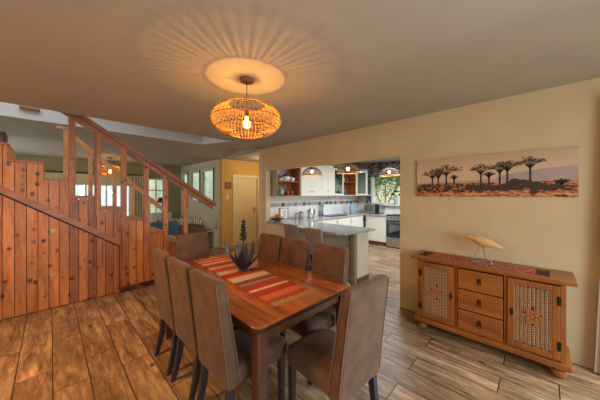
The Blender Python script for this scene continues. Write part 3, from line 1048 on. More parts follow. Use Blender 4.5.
# ------------------------------------------------------------------ kitchen
# peninsula
pn = thing('peninsula_cabinet', 'pale grey-green breakfast bar base with a brown plinth under the granite top', 'cabinet', (0, 0, 0))
MB().box(3.56, 3.93, 2.2, 3.8, .11, .88).build('body', M['cab_green'], pn)
MB().box(3.50, 3.57, 2.185, 2.255, 0, .88, .003).build('corner_post', M['post_green'], pn)
MB().box(3.575, 3.945, 2.18, 2.199, .11, .88).build('end_panel', M['white_cab'], pn)
MB().box(3.572, 3.95, 2.172, 2.215, 0, .108, .003).build('plinth', M['brown_plinth'], pn)
MB().box(3.43, 3.52, 3.8, 4.4, 0, .88).build('side_leg', M['cab_green'], pn)
mb = MB()
pts = [(3.10, 2.26), (3.16, 2.14), (3.94, 2.05), (3.96, 2.07), (4.02, 3.83), (4.02, 4.42), (3.425, 4.42), (3.425, 4.285), (3.31, 4.285), (3.24, 3.45), (3.12, 3.0)]
mb.prism(pts, 'z', .885, .92)
tag(mb.build('breakfast_bar_top', M['granite']), 'speckled grey granite breakfast bar top in the wall opening', 'worktop')
struct(MB().box(3.31, 3.42, 3.6, 4.29, 0, .884).build('wall_counter', M['wall_cream']))

# base cabinets and worktop of the back run
KG = 'white kitchen base cabinets'
def base_cab(label, x0, x1, y0, y1, face):
    t = thing('kitchen_cabinet', label, 'cabinet', ((x0 + x1) / 2, (y0 + y1) / 2, 0), 0, KG)
    hx, hy = (x1 - x0) / 2, (y1 - y0) / 2
    MB().box(-hx + .001, hx - .001, -hy + (.02 if face == 'y' else .001), hy - .001, .12, .88).build('body', M['white_cab'], t) if face == 'y' else MB().box(-hx + .02, hx - .001, -hy + .001, hy - .001, .12, .88).build('body', M['white_cab'], t)
    if face == 'y':
        dd = MB().box(-hx + .004, hx - .004, -hy, -hy + .019, .13, .875, .003).build('door', M['white_cab'], t)
        MB().box(hx - .045, hx - .03, -hy - .022, -hy, .7, .82, .003).build('handle', M['chrome'], dd)
        MB().box(-hx, hx, -hy + .05, -hy + .065, 0, .12).build('plinth', M['brown_plinth'], t)
    else:
        dd = MB().box(-hx, -hx + .019, -hy + .004, hy - .004, .13, .875, .003).build('door', M['white_cab'], t)
        MB().box(-hx - .022, -hx, hy - .045, hy - .03, .7, .82, .003).build('handle', M['chrome'], dd)
        MB().box(-hx + .05, -hx + .065, -hy, hy, 0, .12).build('plinth', M['brown_plinth'], t)
    return t
xs = [4.05, 4.7, 5.35, 6.0, 6.66]
names = ['white base cabinet below the kettle, behind the breakfast bar', 'white base cabinet second from the breakfast bar under the back worktop',
         'white base cabinet under the utensil jar', 'white base cabinet on the tiled wall nearest the corner']
for i in range(4):
    base_cab(names[i], xs[i], xs[i + 1], 3.85, 4.42, 'y')
base_cab('white base cabinet between the corner and the stove under the window', 6.74, 7.29, 3.165, 3.83, 'x')
base_cab('white base cabinet beyond the stove under the window', 6.74, 7.29, 1.6, 2.52, 'x')
mb = MB()
mb.prism([(4.025, 3.82), (6.70, 3.82), (6.70, 3.165), (7.29, 3.165), (7.29, 4.42), (4.025, 4.42)], 'z', .885, .92)
tag(mb.build('kitchen_worktop', M['granite']), 'grey granite worktop running along the tiled wall to the corner', 'worktop')

# stove
sv = thing('stove', 'steel freestanding stove with dark blue oven door under the kitchen window', 'stove', (6.72, 2.85, 0))
MB().box(.02, .55, -.3, .3, .03, .9).build('body', M['chrome'], sv)
MB().box(0, .56, -.305, .305, .9, .93, .004).build('hob', M['black'], sv)
mb = MB(); mb.box(-.005, .018, -.3, .3, .79, .895, .004); cp = mb.build('control_panel', M['chrome'], sv)
for k in range(6):
    mb = MB(); mb.tube([(-.006, -.24 + .096 * k, .842), (-.03, -.24 + .096 * k, .842)], .018, 10); mb.build('knob', M['black'], cp)
od = MB().box(-.01, .018, -.298, .298, .3, .78, .005).build('oven_door', M['dark_glass'], sv)
MB().box(-.014, -.0102, -.21, .21, .42, .66).build('oven_window', M['cab_glass'], od)
MB().tube([(-.01, -.26, .73), (-.045, -.26, .73), (-.045, .26, .73), (-.01, .26, .73)], .01, 8).build('oven_handle', M['chrome'], od)
MB().box(-.006, .018, -.298, .298, .1, .29, .005).build('drawer', M['chrome'], sv)
MB().box(.02, .5, -.29, .29, 0, .03).build('kickboard', M['black'], sv)

# wall cabinets
sh = thing('open_shelf_unit', 'open wooden wall shelf with two levels beside the white wall cabinets', 'shelf', (3.48, 4.42, 0))
MB().box(.0, .02, -.27, 0, 1.47, 2.3).build('side_panel', M['cab_green'], sh)['label'] = 'pale grey-green side panel'
MB().box(.70, .72, -.27, 0, 1.47, 2.3).build('side_panel', M['teak_z'], sh)
MB().box(.02, .70, -.012, 0, 1.47, 2.3).build('back_panel', M['teak_z'], sh)
for z in (1.47, 1.80, 2.28):
    MB().box(.02, .70, -.27, -.012, z, z + .022).build('shelf_board', M['teak'], sh)
MB().box(.0, .022, -.285, -.27, 1.47, 2.3).build('front_trim', M['teak_z'], sh)
UG = 'white kitchen wall cabinets'
def wall_cab(label, x0, x1):
    t = thing('wall_cabinet', label, 'cabinet', (x0, 4.42, 1.47), 0, UG)
    w = x1 - x0
    MB().box(.001, w - .001, -.30, 0, 0, .83).build('body', M['white_cab'], t)
    for k in range(2):
        dd = MB().box(k * w / 2 + .002, (k + 1) * w / 2 - .002, -.322, -.301, .002, .828, .003).build('door', M['white_cab'], t)
        xc = w / 2 + (-.05 if k == 0 else .05)
        MB().box(xc - .035, xc + .035, -.34, -.322, .06 + .05, .125, .003).build('handle', M['chrome'], dd)
wall_cab('white double wall cabinet next to the open wooden shelf', 4.205, 4.98)
wall_cab('white double wall cabinet beside the glass-fronted cabinet', 4.985, 5.50)
def glass_door(parent, w, h, loc, rz):
    mb = MB(); f = .055
    mb.box(0, f, -.02, 0, 0, h, .002); mb.box(w - f, w, -.02, 0, 0, h, .002); mb.box(f, w - f, -.02, 0, 0, f, .002); mb.box(f, w - f, -.02, 0, h - f, h, .002)
    dd = mb.build('glass_door', M['white_cab'], parent)
    dd.location = loc; dd.rotation_euler = (0, 0, rz)
    MB().box(f, w - f, -.012, -.008, f, h - f).build('pane', M['cab_glass'], dd)
    return dd
gc = thing('glass_wall_cabinet', 'white corner wall cabinet with two glass doors and an open wooden middle', 'cabinet', (5.505, 4.42, 1.47))
mb = MB(); mb.box(0, 1.78, -.012, 0, 0, .78); mb.box(0, .02, -.28, -.012, 0, .78); mb.box(1.76, 1.78, -.55, -.012, 0, .78)
mb.prism([(.02, -.012), (.02, -.28), (1.2, -.28), (1.42, -.55), (1.76, -.55), (1.76, -.012)], 'z', 0, .02)
mb.build('carcass', M['white_cab'], gc)
mb = MB(); mb.prism([(-.01, -.005), (-.01, -.32), (1.2, -.32), (1.44, -.58), (1.78, -.58), (1.78, -.005)], 'z', .781, .82)
mb.build('cornice', M['teak'], gc)
mb = MB(); mb.box(.50, .52, -.28, -.012, .02, .78); mb.box(1.15, 1.17, -.28, -.012, .02, .78); mb.box(.52, 1.15, -.28, -.012, .4, .42); mb.box(.52, 1.15, -.02, -.013, .02, .78)
mb.build('wooden_middle', M['teak_z'], gc)
mb = MB(); mb.box(.02, .5, -.27, -.012, .4, .41); mb.box(1.17, 1.7, -.27, -.012, .4, .41)
mb.build('inner_shelf', M['white_cab'], gc)
glass_door(gc, .48, .77, (.02, -.282, .005), 0)
glass_door(gc, .36, .77, (1.19, -.284, .005), math.radians(-48))
for (x_, z_, h_, r_, m_, lab) in ((5.68, .024, .12, .045, 'porcelain', 'white jug behind the left glass door'), (5.82, .024, .16, .035, 'porcelain_blue', 'blue jar behind the left glass door'), (5.75, .412, .15, .05, 'porcelain_blue', 'blue jar on the upper level behind the left glass door'),
                                  (6.2, .424, .13, .045, 'porcelain', 'white jar on the wooden middle shelf of the glass cabinet'), (6.42, .424, .1, .04, 'cup_brown', 'brown pot on the wooden middle shelf of the glass cabinet'), (6.25, .024, .2, .045, 'porcelain_blue', 'dark blue bottle on the lowest level of the wooden middle')):
    mb = MB(); mb.lathe([(r_ * .7, 0), (r_, h_ * .3), (r_ * .9, h_ * .75), (r_ * .55, h_ * .92), (r_ * .6, h_)], 14)
    o = tag(mb.build('jar', M[m_], None, True), lab, 'jar', 'jars in the glass cabinet')
    o.location = (x_, 4.27, 1.466 + z_)

# things on the open shelf
SZ0, SZ1 = 1.493, 1.823
mb = MB(); mb.lathe([(.03, 0), (.062, .02), (.066, .09), (.045, .13), (.034, .15), (.038, .165)], 18)
j = tag(mb.build('jar', M['turquoise'], None, True), 'turquoise glazed jar on the lower level of the wooden shelf', 'jar'); j.location = (3.72, 4.27, SZ0)
for i, x_ in enumerate((3.93, 4.06)):
    mb = MB(); mb.lathe([(.03, 0), (.036, .01), (.04, .1), (.036, .1), (.032, .012), (0, .012)], 14)
    o = tag(mb.build('cup', M['cup_brown'], None, True), ['brown cup beside the turquoise jar', 'brown cup at the right end of the lower wooden shelf'][i], 'cup', 'brown cups'); o.location = (x_, 4.27, SZ0)
for i, (x_, z_, rx) in enumerate(((3.72, .0, .3), (3.98, 0, .3))):
    pass
t = thing('bowl', 'white bowl with blue rim on the upper wooden shelf', 'bowl', (3.68, 4.25, SZ1))
mb = MB(); mb.lathe([(.03, 0), (.06, .03), (.075, .065), (.07, .065), (.055, .032), (0, .012)], 18); mb.build('body', M['porcelain'], t, True)
mb = MB(); mb.tube([(.0725 * math.cos(2 * PI * k / 24), .0725 * math.sin(2 * PI * k / 24), .065) for k in range(24)], .004, 6, True); mb.build('rim', M['porcelain_blue'], t, True)
t = thing('tureen', 'blue and white lidded tureen in the middle of the upper wooden shelf', 'tureen', (3.86, 4.25, SZ1))
mb = MB(); mb.lathe([(.05, 0), (.085, .03), (.1, .08), (.095, .1), (0, .1)], 20); mb.build('body', M['porcelain'], t, True)
mb = MB(); mb.lathe([(.098, .101), (.085, .135), (.05, .165), (.016, .175), (.02, .195), (0, .2)], 20); mb.build('lid', M['porcelain_blue'], t, True)
t = thing('teapot', 'white teapot on the upper wooden shelf right of the tureen', 'teapot', (4.05, 4.25, SZ1))
mb = MB(); mb.lathe([(.035, 0), (.062, .03), (.058, .07), (.03, .095), (.01, .1), (.012, .115), (0, .118)], 18); mb.build('body', M['porcelain'], t, True)
mb = MB(); mb.tube([(.055, 0, .035), (.085, 0, .06), (.1, 0, .09)], [.012, .009, .006], 8); mb.build('spout', M['porcelain'], t, True)
mb = MB(); mb.tube([(-.05, 0, .075), (-.085, 0, .07), (-.085, 0, .03), (-.055, 0, .025)], .006, 6); mb.build('handle', M['porcelain_blue'], t, True)

# things on the counters
CZ = .9205
fb = thing('fruit_bowl', 'shallow wooden bowl of fruit on the left end of the granite bar', 'bowl', (3.56, 4.22, CZ))
mb = MB(); mb.lathe([(.06, 0), (.1, .02), (.15, .065), (.143, .067), (.095, .028), (0, .014)], 24); mb.build('bowl', M['cane_dark'], fb, True)
fm = [plain('orange_fruit', (226, 120, 30), .45), plain('red_apple', (176, 44, 30), .35), plain('yellow_fruit', (226, 176, 60), .45)]
fr = [(0, 0, .062, 0), (.075, .015, .07, 1), (-.07, .03, .07, 2), (.02, .08, .072, 0), (-.03, -.075, .072, 1), (.055, -.06, .072, 2), (.01, .015, .118, 1), (-.055, -.02, .112, 0)]
fl = ['orange', 'red apple', 'yellow pear']
for i, (x_, y_, z_, m_) in enumerate(fr):
    mb = MB(); r_ = .037
    mb.lathe([(.004, -.8 * r_), (.6 * r_, -.82 * r_), (.95 * r_, -.3 * r_), (r_, .1 * r_), (.75 * r_, .7 * r_), (.3 * r_, .9 * r_), (.06 * r_, .8 * r_)], 14)
    o = tag(mb.build(fl[m_].split()[-1], fm[m_], None, True), '%s piled in the wooden fruit bowl on the granite bar' % fl[m_], 'fruit', '%ss in the fruit bowl' % fl[m_])
    o.location = (3.56 + x_, 4.22 + y_, CZ + z_)
# framed tile with squiggle
t = thing('framed_tile', 'white square tile with a black looped figure, leaning on the splashback', 'picture', (3.92, 4.405, CZ), 0)
MB().box(-.12, .12, -.012, 0, 0, .25, .002).build('tile', M['porcelain'], t)
mb = MB(); mb.box(-.13, .13, -.018, .004, .25, .262); mb.box(-.13, -.12, -.018, .004, 0, .25); mb.box(.12, .13, -.018, .004, 0, .25); mb.box(-.12, .12, -.018, .004, 0, .01)
mb.build('frame', M['teak_z'], t)
mb = MB(); mb.tube([(-.06, -.0145, .07), (-.02, -.0145, .05), (.03, -.0145, .08), (.02, -.0145, .12), (-.01, -.0145, .13), (-.01, -.0145, .17), (.03, -.0145, .2), (.06, -.0145, .18)], .006, 6)
mb.build('figure', M['black'], t)
for i, (x_, h_, r_) in enumerate(((4.14, .11, .04), (4.30, .14, .065))):
    t = thing('canister', ['small grey canister beside the framed tile', 'wide glass canister beside the steel kettle'][i], 'canister', (x_, 4.2, CZ), 0, 'counter canisters')
    mb = MB(); mb.lathe([(r_ * .95, 0), (r_, .006), (r_, h_), (r_ * .9, h_ + .004)], 18); mb.build('body', M['chrome'], t, True)
    mb = MB(); mb.lathe([(r_ * .95, h_ + .005), (r_ * .95, h_ + .02), (.014, h_ + .024), (.014, h_ + .036)], 18); mb.build('lid', M['dark_glass'], t, True)
t = thing('kettle', 'steel electric kettle on the granite counter', 'kettle', (4.60, 4.15, CZ))
mb = MB(); mb.lathe([(.085, 0), (.09, .012), (.088, .03), (.07, .2), (.06, .215), (.02, .225), (.02, .235)], 20); mb.build('body', M['chrome'], t, True)
mb = MB(); mb.tube([(.06, -.02, .21), (.11, -.03, .2), (.115, -.03, .1), (.085, -.02, .04)], .012, 8); mb.build('handle', M['black'], t, True)
mb = MB(); mb.tube([(-.06, .02, .15), (-.1, .03, .2)], [.025, .012], 8); mb.build('spout', M['chrome'], t, True)
t = tag(MB().box(5.2, 5.95, 3.93, 4.3, CZ, .935, .004).build('gas_hob', M['black']), 'black hob set in the worktop in front of the white board', 'hob')
t = thing('utensil_jar', 'steel jar of kitchen utensils on the back worktop', 'jar', (5.28, 4.36, CZ))
mb = MB(); mb.lathe([(.05, 0), (.052, .004), (.055, .15), (.05, .15), (.046, .01), (0, .01)], 18); mb.build('body', M['chrome'], t, True)
for i, (dx, dy, m_) in enumerate(((-.02, .0, 'teak_z'), (.02, .01, 'leg_dark'), (.0, -.02, 'teak_z'))):
    mb = MB(); p = Vector((5.28 + dx * .4, 4.36 + dy * .4, CZ + .012)); q = Vector((5.28 + dx * 3, 4.36 - abs(dy) , CZ + .27))
    mb.tube([p, q], .006, 6); mb.sphere(q, .024, .012, .034, 8, 6)
    tag(mb.build('cooking_spoon', M[m_], None, True), ['wooden spoon leaning left in the steel utensil jar', 'dark spoon leaning right in the steel utensil jar', 'wooden spoon upright in the steel utensil jar'][i], 'spoon', 'spoons in the utensil jar')
t = thing('chopping_board', 'white rounded chopping board standing against the tiles', 'board', (5.62, 4.415, CZ))
mb = MB(); mb.prism([(-.22, 0), (.22, 0), (.23, .2), (.21, .27), (.16, .3), (-.16, .3), (-.21, .27), (-.23, .2)], 'y', -.02, -.002); mb.build('board', M['porcelain'], t)
t = thing('water_bottle', 'pale blue bottle in the kitchen corner beside the microwave', 'bottle', (6.42, 4.12, CZ))
mb = MB(); mb.lathe([(.055, 0), (.06, .01), (.06, .2), (.03, .25), (.022, .3)], 16); mb.build('body', plain('blue_bottle', (130, 164, 196), .2), t, True)
mb = MB(); mb.lathe([(.024, .3), (.024, .325), (0, .326)], 12); mb.build('cap', M['porcelain_blue'], t, True)
mw = thing('microwave', 'steel microwave oven with dark window in the kitchen corner', 'microwave', (6.93, 3.735, CZ), 0)
MB().box(0, .34, -.27, .27, .012, .29, .006).build('body', M['chrome'], mw)
dd = MB().box(-.018, -.001, -.13, .268, .016, .286, .004).build('door', M['chrome'], mw)
MB().box(-.021, -.0185, -.09, .23, .05, .25).build('window', plain('microwave_reflection', (112, 96, 80), .2), dd)  # beige reflection painted into the dark window's colour
MB().box(-.016, -.001, -.268, -.135, .016, .286, .003).build('control_panel', M['black'], mw)
for sx in (.04, .3):
    for sy in (-.22, .22): MB().box(sx - .015, sx + .015, sy - .015, sy + .015, 0, .012).build('foot', M['black'], mw)
t = thing('vase', 'grey-blue vase of dark flowers on the kitchen window sill', 'vase', (7.23, 3.09, 1.2005))
mb = MB(); mb.lathe([(.04, 0), (.045, .01), (.06, .14), (.065, .24), (.058, .24), (.05, .14), (0, .02)], 16); mb.build('body', plain('grey_blue_glaze', (150, 164, 180), .25), t, True)
for i, (dx, dy, h_) in enumerate(((0, .09, .36), (-.01, -.015, .44), (0, -.13, .35))):
    t = thing('flower', ['dark flower leaning left in the vase on the sill', 'dark upright flower in the vase on the sill', 'dark flower leaning right in the vase on the sill'][i], 'flower', (7.23, 3.09, 1.2005), 0, 'dark flowers in the vase')
    MB().tube([(0, dy * .1, .03), (dx * .4, dy * .45, .24), (dx, dy, h_)], .004, 6).build('stem', M['leaf'], t)
    mb = MB()
    for k in range(7):
        a = k * 2 * PI / 7; mb.sphere((dx + .02 * math.cos(a), dy + .028 * math.sin(a), h_ - .05 + .008 * (k % 2)), .034, .036, .03, 8, 6)
    mb.build('bloom', plain('dark_petals', (52, 34, 44), .7) if i == 0 else bpy.data.materials['dark_petals'], t, True)

# patterned blind above the kitchen window
def blue_pattern():
    k = NT('blue_patterned_blind'); b = k.bsdf(.9, 0, .1)
    f = k.noise(k.coord((1, 9, 26)), 1.0, 3)
    k.l(k.ramp(f, [(.4, lin((44, 60, 88))), (.5, lin((88, 94, 104))), (.62, lin((176, 164, 138)))]), b.inputs['Base Color'])
    return k.m
M['blind'] = blue_pattern()
mb = MB()
for k in range(5):
    mb.box(7.235 - .012 * (k % 2), 7.285, 1.6, 4.02, 2.06 + .09 * k, 2.06 + .09 * (k + 1) - .006, .01)
tag(mb.build('roman_blind', M['blind']), 'dark blue patterned roman blind folded above the kitchen window', 'blind')

mb = MB()
mb.prism([(7.25, 3.93), (7.29, 3.93), (7.29, 4.10), (7.25, 4.10), (7.262, 4.06), (7.245, 4.02), (7.262, 3.98)], 'z', 1.22, 2.055)
tag(mb.build('window_drape', M['blind']), 'narrow dark patterned drape at the left side of the kitchen window', 'curtain')
# kitchen pendants
M['bulb_white'] = emis('white_bulb', (255, 232, 200), 7)
def make_dome(drop):
    t = thing('dome_pendant_lamp', 'lamp', 'pendant lamp')
    mb = MB(); mb.lathe([(0, 0), (.045, 0), (.04, -.02), (0, -.02)], 16); mb.build('ceiling_rose', M['iron'], t, True)
    MB().tube([(0, 0, -.02), (0, 0, -drop)], .003, 6).build('cord', M['black'], t)
    prof = [(.04, 0), (.11, -.02), (.16, -.06), (.19, -.11), (.2, -.15)]
    sh = MB(); n = 32
    for i in range(22):
        a = 2 * PI * i / 22
        sh.tube([(r_ * math.cos(a), r_ * math.sin(a), z_ - drop) for r_, z_ in prof], .005, 4)
    for (r_, z_) in prof[:4]:
        sh.tube([(r_ * math.cos(2 * PI * j / n), r_ * math.sin(2 * PI * j / n), z_ - drop) for j in range(n)], .005, 4, True)
    so = sh.build('shade', M['cane_dark'], t)
    rg = MB(); rg.tube([(.2 * math.cos(2 * PI * j / n), .2 * math.sin(2 * PI * j / n), -.155 - drop) for j in range(n)], .011, 6, True); rg.build('ring', M['cane'], so, True)
    mb = MB(); mb.lathe([(.018, -.0 - drop), (.018, -.05 - drop), (0, -.05 - drop)], 10); mb.build('socket', M['iron'], t, True)
    mb = MB(); mb.sphere((0, 0, -.085 - drop), .034); mb.build('bulb', M['bulb_white'], t, True)
    return t
DD = CH - 2.06
d0 = make_dome(DD)
for i, (x, y, lab) in enumerate(((3.72, 3.32, 'cane dome pendant farthest left over the granite bar, before the white cabinets'), (3.78, 2.50, 'cane dome pendant in front of the glass wall cabinet, middle of three'), (4.95, 2.26, 'cane dome pendant in front of the kitchen window'))):
    put(d0 if i == 0 else copy_tree(d0), (x, y, CH), 0, lab, 'kitchen dome pendants')

# bar stools
def make_stool():
    t = thing('bar_stool', 'stool', 'stool')
    mb = MB(); mb.rr([(0, 0, .60, .36, .34, .03), (0, 0, .61, .38, .36, .04), (0, 0, .65, .38, .36, .04), (0, 0, .67, .33, .31, .05)], 3); mb.build('seat', M['suede_grey'], t, True, 60)
    mb = MB(); rows = [(0, -.165 - .05 * k / 6, .62 + .38 * k / 6, .335 + .0 * k, .04 - .002 * k, .012) for k in range(7)] + [(0, -.216, 1.012, .31, .018, .008)]
    mb.rr(rows, 3); mb.build('backrest', M['suede_grey'], t, True, 60)
    for sx in (-1, 1):
        for sy in (-1, 1):
            mb = MB(); mb.rr([(sx * .17, sy * .16, 0, .03, .03, .004), (sx * .15, sy * .14, .605, .038, .038, .004)], 2); mb.build('leg', M['leg_dark'], t)
    mb = MB()
    for s in (-1, 1):
        mb.box(-.16, .16, s * .154 - .009, s * .154 + .009, .2, .225); mb.box(s * .163 - .009, s * .163 + .009, -.154, .154, .26, .285)
    mb.build('footrest', M['leg_dark'], t)
    return t
s0 = make_stool()
for i, (x, y, lab) in enumerate(((3.02, 2.98, 'grey-brown bar stool at the granite bar, nearer the fruit bowl'), (2.93, 2.40, 'grey-brown bar stool at the granite bar, nearer the bar end'))):
    put(s0 if i == 0 else copy_tree(s0), (x, y, 0), -PI / 2, lab, 'bar stools')

# ------------------------------------------------------------------ passage and lounge
t = thing('wall_picture', 'small dark-framed picture on the yellow wall beside the cream door', 'picture', (3.56, 6.4, 1.67))
MB().box(-.10, .10, -.02, -.001, 0, .19, .003).build('frame', M['brown_plinth'], t)
MB().box(-.07, .07, -.022, -.0205, .03, .16).build('print', M['cup_brown'], t)
t = thing('light_switch', 'white light switch under the small picture on the yellow wall', 'switch', (3.54, 6.4, 1.37))
MB().box(-.04, .04, -.01, -.001, 0, .12, .003).build('plate', M['plastic_white'], t)
MB().box(-.012, .012, -.014, -.0105, .04, .08, .002).build('rocker', M['plastic_white'], t)
t = thing('wooden_cabinet', 'dark red-brown wooden cabinet in the passage right of the cream door', 'cabinet', (4.75, 6.15, 0))
MB().box(-.05, .6, -.2, .19, .05, .8).build('body', M['jarrah_leg'], t)
MB().box(-.065, .615, -.215, .195, .8, .83, .004).build('top', M['jarrah'], t)
MB().box(-.03, .58, -.19, .17, 0, .05).build('plinth', M['jarrah_dark'], t)
for k in range(2):
    dd = MB().box(-.04 + .315 * k, .27 + .315 * k, -.217, -.201, .08, .78, .003).build('door', M['jarrah_leg'], t)
    mb = MB(); mb.sphere((.235 + .08 * k, -.226, .45), .012, n=8, m=6); mb.build('knob', M['brass'], dd)

so = thing('sofa', 'brown fabric sofa in the lounge with its back to the dining room', 'sofa', (2.42, 7.15, 0), 0)
# back faces -Y
MB().box(-.58, .60, -.48, -.28, .08, .76, .04, 3).build('backrest', M['sofa'], so, True, 60)
MB().box(-.55, .57, -.28, .42, .08, .3, .02).build('base', M['sofa'], so)
for k in range(2):
    MB().box(-.40 + .41 * k, .0 + .41 * k, -.27, .43, .3, .46, .04, 3).build('seat_cushion', M['sofa'], so, True, 60)
for s in (-1, 1):
    MB().box(s * .5 - .09 + .01, s * .5 + .09 + .01, -.28, .43, .08, .6, .04, 3).build('armrest', M['sofa'], so, True, 60)
for sx in (-.5, .52):
    for sy in (-.4, .36): MB().box(sx - .025, sx + .025, sy - .025, sy + .025, 0, .08).build('foot', M['leg_dark'], so)
def throw_mat():
    k = NT('striped_throw'); b = k.bsdf(.95, 0, .1)
    w = k.n('ShaderNodeTexWave'); w.inputs['Scale'].default_value = 5.0; w.inputs['Distortion'].default_value = 7.0; w.inputs['Detail'].default_value = 3
    k.l(k.coord((1, 1.6, 1)), w.inputs['Vector'])
    k.l(k.ramp(w.outputs['Fac'], [(.2, lin((112, 106, 98))), (.5, lin((176, 170, 158))), (.8, lin((214, 208, 196)))]), b.inputs['Base Color'])
    return k.m
M['throw'] = throw_mat()
mb = MB()
rr_ = random.Random(11)
nx, nu = 40, 14
path = [(-.497, .56), (-.497, .63), (-.495, .71), (-.47, .775), (-.40, .785), (-.33, .78), (-.28, .77), (-.265, .74), (-.262, .70)]
V = []
for i in range(nx + 1):
    xx = -.56 + 1.12 * i / nx
    row = []
    for j, (yy, zz) in enumerate(path):
        lump = .07 * abs(math.sin(xx * 7 + j * .6)) + .05 * math.sin(xx * 17 + j * 1.3) ** 2
        short = .05 * math.sin(xx * 5 + 1) if j < 2 else 0
        row.append(mb.bm.verts.new((xx, yy, zz + (lump if 2 < j < 8 else lump * .3) + (.1 + short if j == 0 else .06 * (j == 1)))))
    V.append(row)
for i in range(nx):
    for j in range(len(path) - 1):
        mb.bm.faces.new((V[i][j], V[i + 1][j], V[i + 1][j + 1], V[i][j + 1]))
o = mb.build('throw_blanket', M['throw'], None, True, 0)
sol = o.modifiers.new('thick', 'SOLIDIFY'); sol.thickness = .01; sol.offset = 1
o.location = (2.42, 7.15, .0)
tag(o, 'grey and white striped throw draped over the sofa back', 'blanket')
ac = thing('armchair', 'blue upholstered armchair left of the brown sofa', 'armchair', (1.68, 6.12, 0), .06)
MB().box(-.34, .34, -.3, -.12, .1, .91, .05, 3).build('backrest', M['blue_cloth'], ac, True, 60)
MB().box(-.3, .3, -.12, .36, .1, .42, .04, 3).build('seat', M['blue_cloth'], ac, True, 60)
for s in (-1, 1): MB().box(s * .3 - .06, s * .3 + .06, -.2, .36, .1, .58, .04, 3).build('armrest', M['blue_cloth'], ac, True, 60)
for sx in (-.25, .25):
    for sy in (-.24, .3): MB().box(sx - .02, sx + .02, sy - .02, sy + .02, 0, .1).build('leg', M['leg_dark'], ac)
# white armchair and dark lamp by the far window
wa = thing('armchair', 'white armchair by the far lounge window', 'armchair', (2.62, 8.85, 0), PI + .2)
MB().box(-.36, .36, -.36, -.16, .1, .9, .05, 3).build('backrest', M['porcelain'], wa, True, 60)
MB().box(-.36, .36, -.16, .38, .1, .45, .04, 3).build('seat', M['porcelain'], wa, True, 60)
for s in (-1, 1): MB().box(s * .36 - .07, s * .36 + .07, -.25, .38, .1, .62, .04, 3).build('armrest', M['porcelain'], wa, True, 60)
for sx in (-.3, .3):
    for sy in (-.3, .32): MB().box(sx - .02, sx + .02, sy - .02, sy + .02, 0, .1).build('leg', M['leg_dark'], wa)
fl_ = thing('floor_lamp', 'floor lamp with dark shade beside the white armchair', 'lamp', (2.36, 8.15, 0))
mb = MB(); mb.lathe([(.13, 0), (.13, .015), (.03, .03), (0, .03)], 18); mb.build('base', M['iron'], fl_, True)
MB().tube([(0, 0, .03), (0, 0, 1.28)], .011, 8).build('pole', M['iron'], fl_)
mb = MB(); mb.lathe([(.16, 1.27), (.09, 1.42), (.085, 1.42), (.155, 1.27)], 20, cap=False); mb.build('lamp_shade', M['leg_dark'], fl_, True)
# sofa across the lounge under the far window
sf = thing('sofa', 'brown sofa with white cushion below the far lounge windows, seen between balustrade posts', 'sofa', (1.15, 8.75, 0), PI)
MB().box(-.75, .75, -.42, -.22, .08, .82, .05, 3).build('backrest', M['sofa'], sf, True, 60)
MB().box(-.75, .75, -.22, .4, .08, .44, .04, 3).build('seat', M['sofa'], sf, True, 60)
for s in (-1, 1): MB().box(s * .8 - .09, s * .8 + .09, -.42, .4, .08, .62, .05, 3).build('armrest', M['sofa'], sf, True, 60)
for sx in (-.7, .7):
    for sy in (-.34, .32): MB().box(sx - .025, sx + .025, sy - .025, sy + .025, 0, .08).build('foot', M['leg_dark'], sf)
o = tag(MB().box(-.2, .2, -.06, .06, -.17, .17, .055, 3).build('cushion', M['porcelain'], None, True, 60), 'white cushion on the far brown sofa', 'cushion')
o.location = (.75, 8.72, .625); o.rotation_euler = (.25, 0, 0)
# side table next to the near sofa
t = thing('side_table', 'small wooden side table right of the brown sofa', 'side table', (3.13, 6.78, 0))
MB().box(-.09, .13, -.2, .2, .46, .49, .004).build('table_top', M['pine_tread'], t)
for sx in (-.07, .11):
    for sy in (-.17, .17): MB().box(sx - .018, sx + .018, sy - .018, sy + .018, 0, .46).build('leg', M['leg_dark'], t)
# cream stepped plaster plinth against the lounge wall
mb = MB()
mb.box(3.22, 3.37, 6.53, 7.05, 0, .52, .01); mb.box(3.33, 3.37, 6.53, 6.56, .52, 1.1)
struct(mb.build('trim_4', M['wall_sage']))

# lounge curtain by the far window
def hang(name, label, x0, x1, y, z0, z1, folds, m):
    mb = MB(); n = 40
    a = []
    for i in range(n + 1):
        s = i / n
        a.append((x0 + (x1 - x0) * s, y + .03 * math.sin(s * 2 * PI * folds)))
    b = [(p[0], p[1] + .008) for p in a[::-1]]
    mb.prism(a + b, 'z', z0, z1)
    return tag(mb.build(name, m, None, True, 50), label, 'curtain', 'lounge curtains')
hang('curtain', 'beige curtain left of the narrow far lounge window', 1.86, 2.22, 9.42, .03, 2.12, 5, M['curtain_sage'])
hang('curtain', 'beige curtain at the left end of the wide lounge window', -1.3, -.9, 9.42, .03, 2.12, 5, M['curtain_sage'])
cr = tag(MB().tube([(-1.4, 9.42, 2.135), (2.28, 9.42, 2.135)], .012, 8).build('curtain_pole', M['iron'], None, True), 'dark curtain pole over the far lounge windows', 'curtain pole')

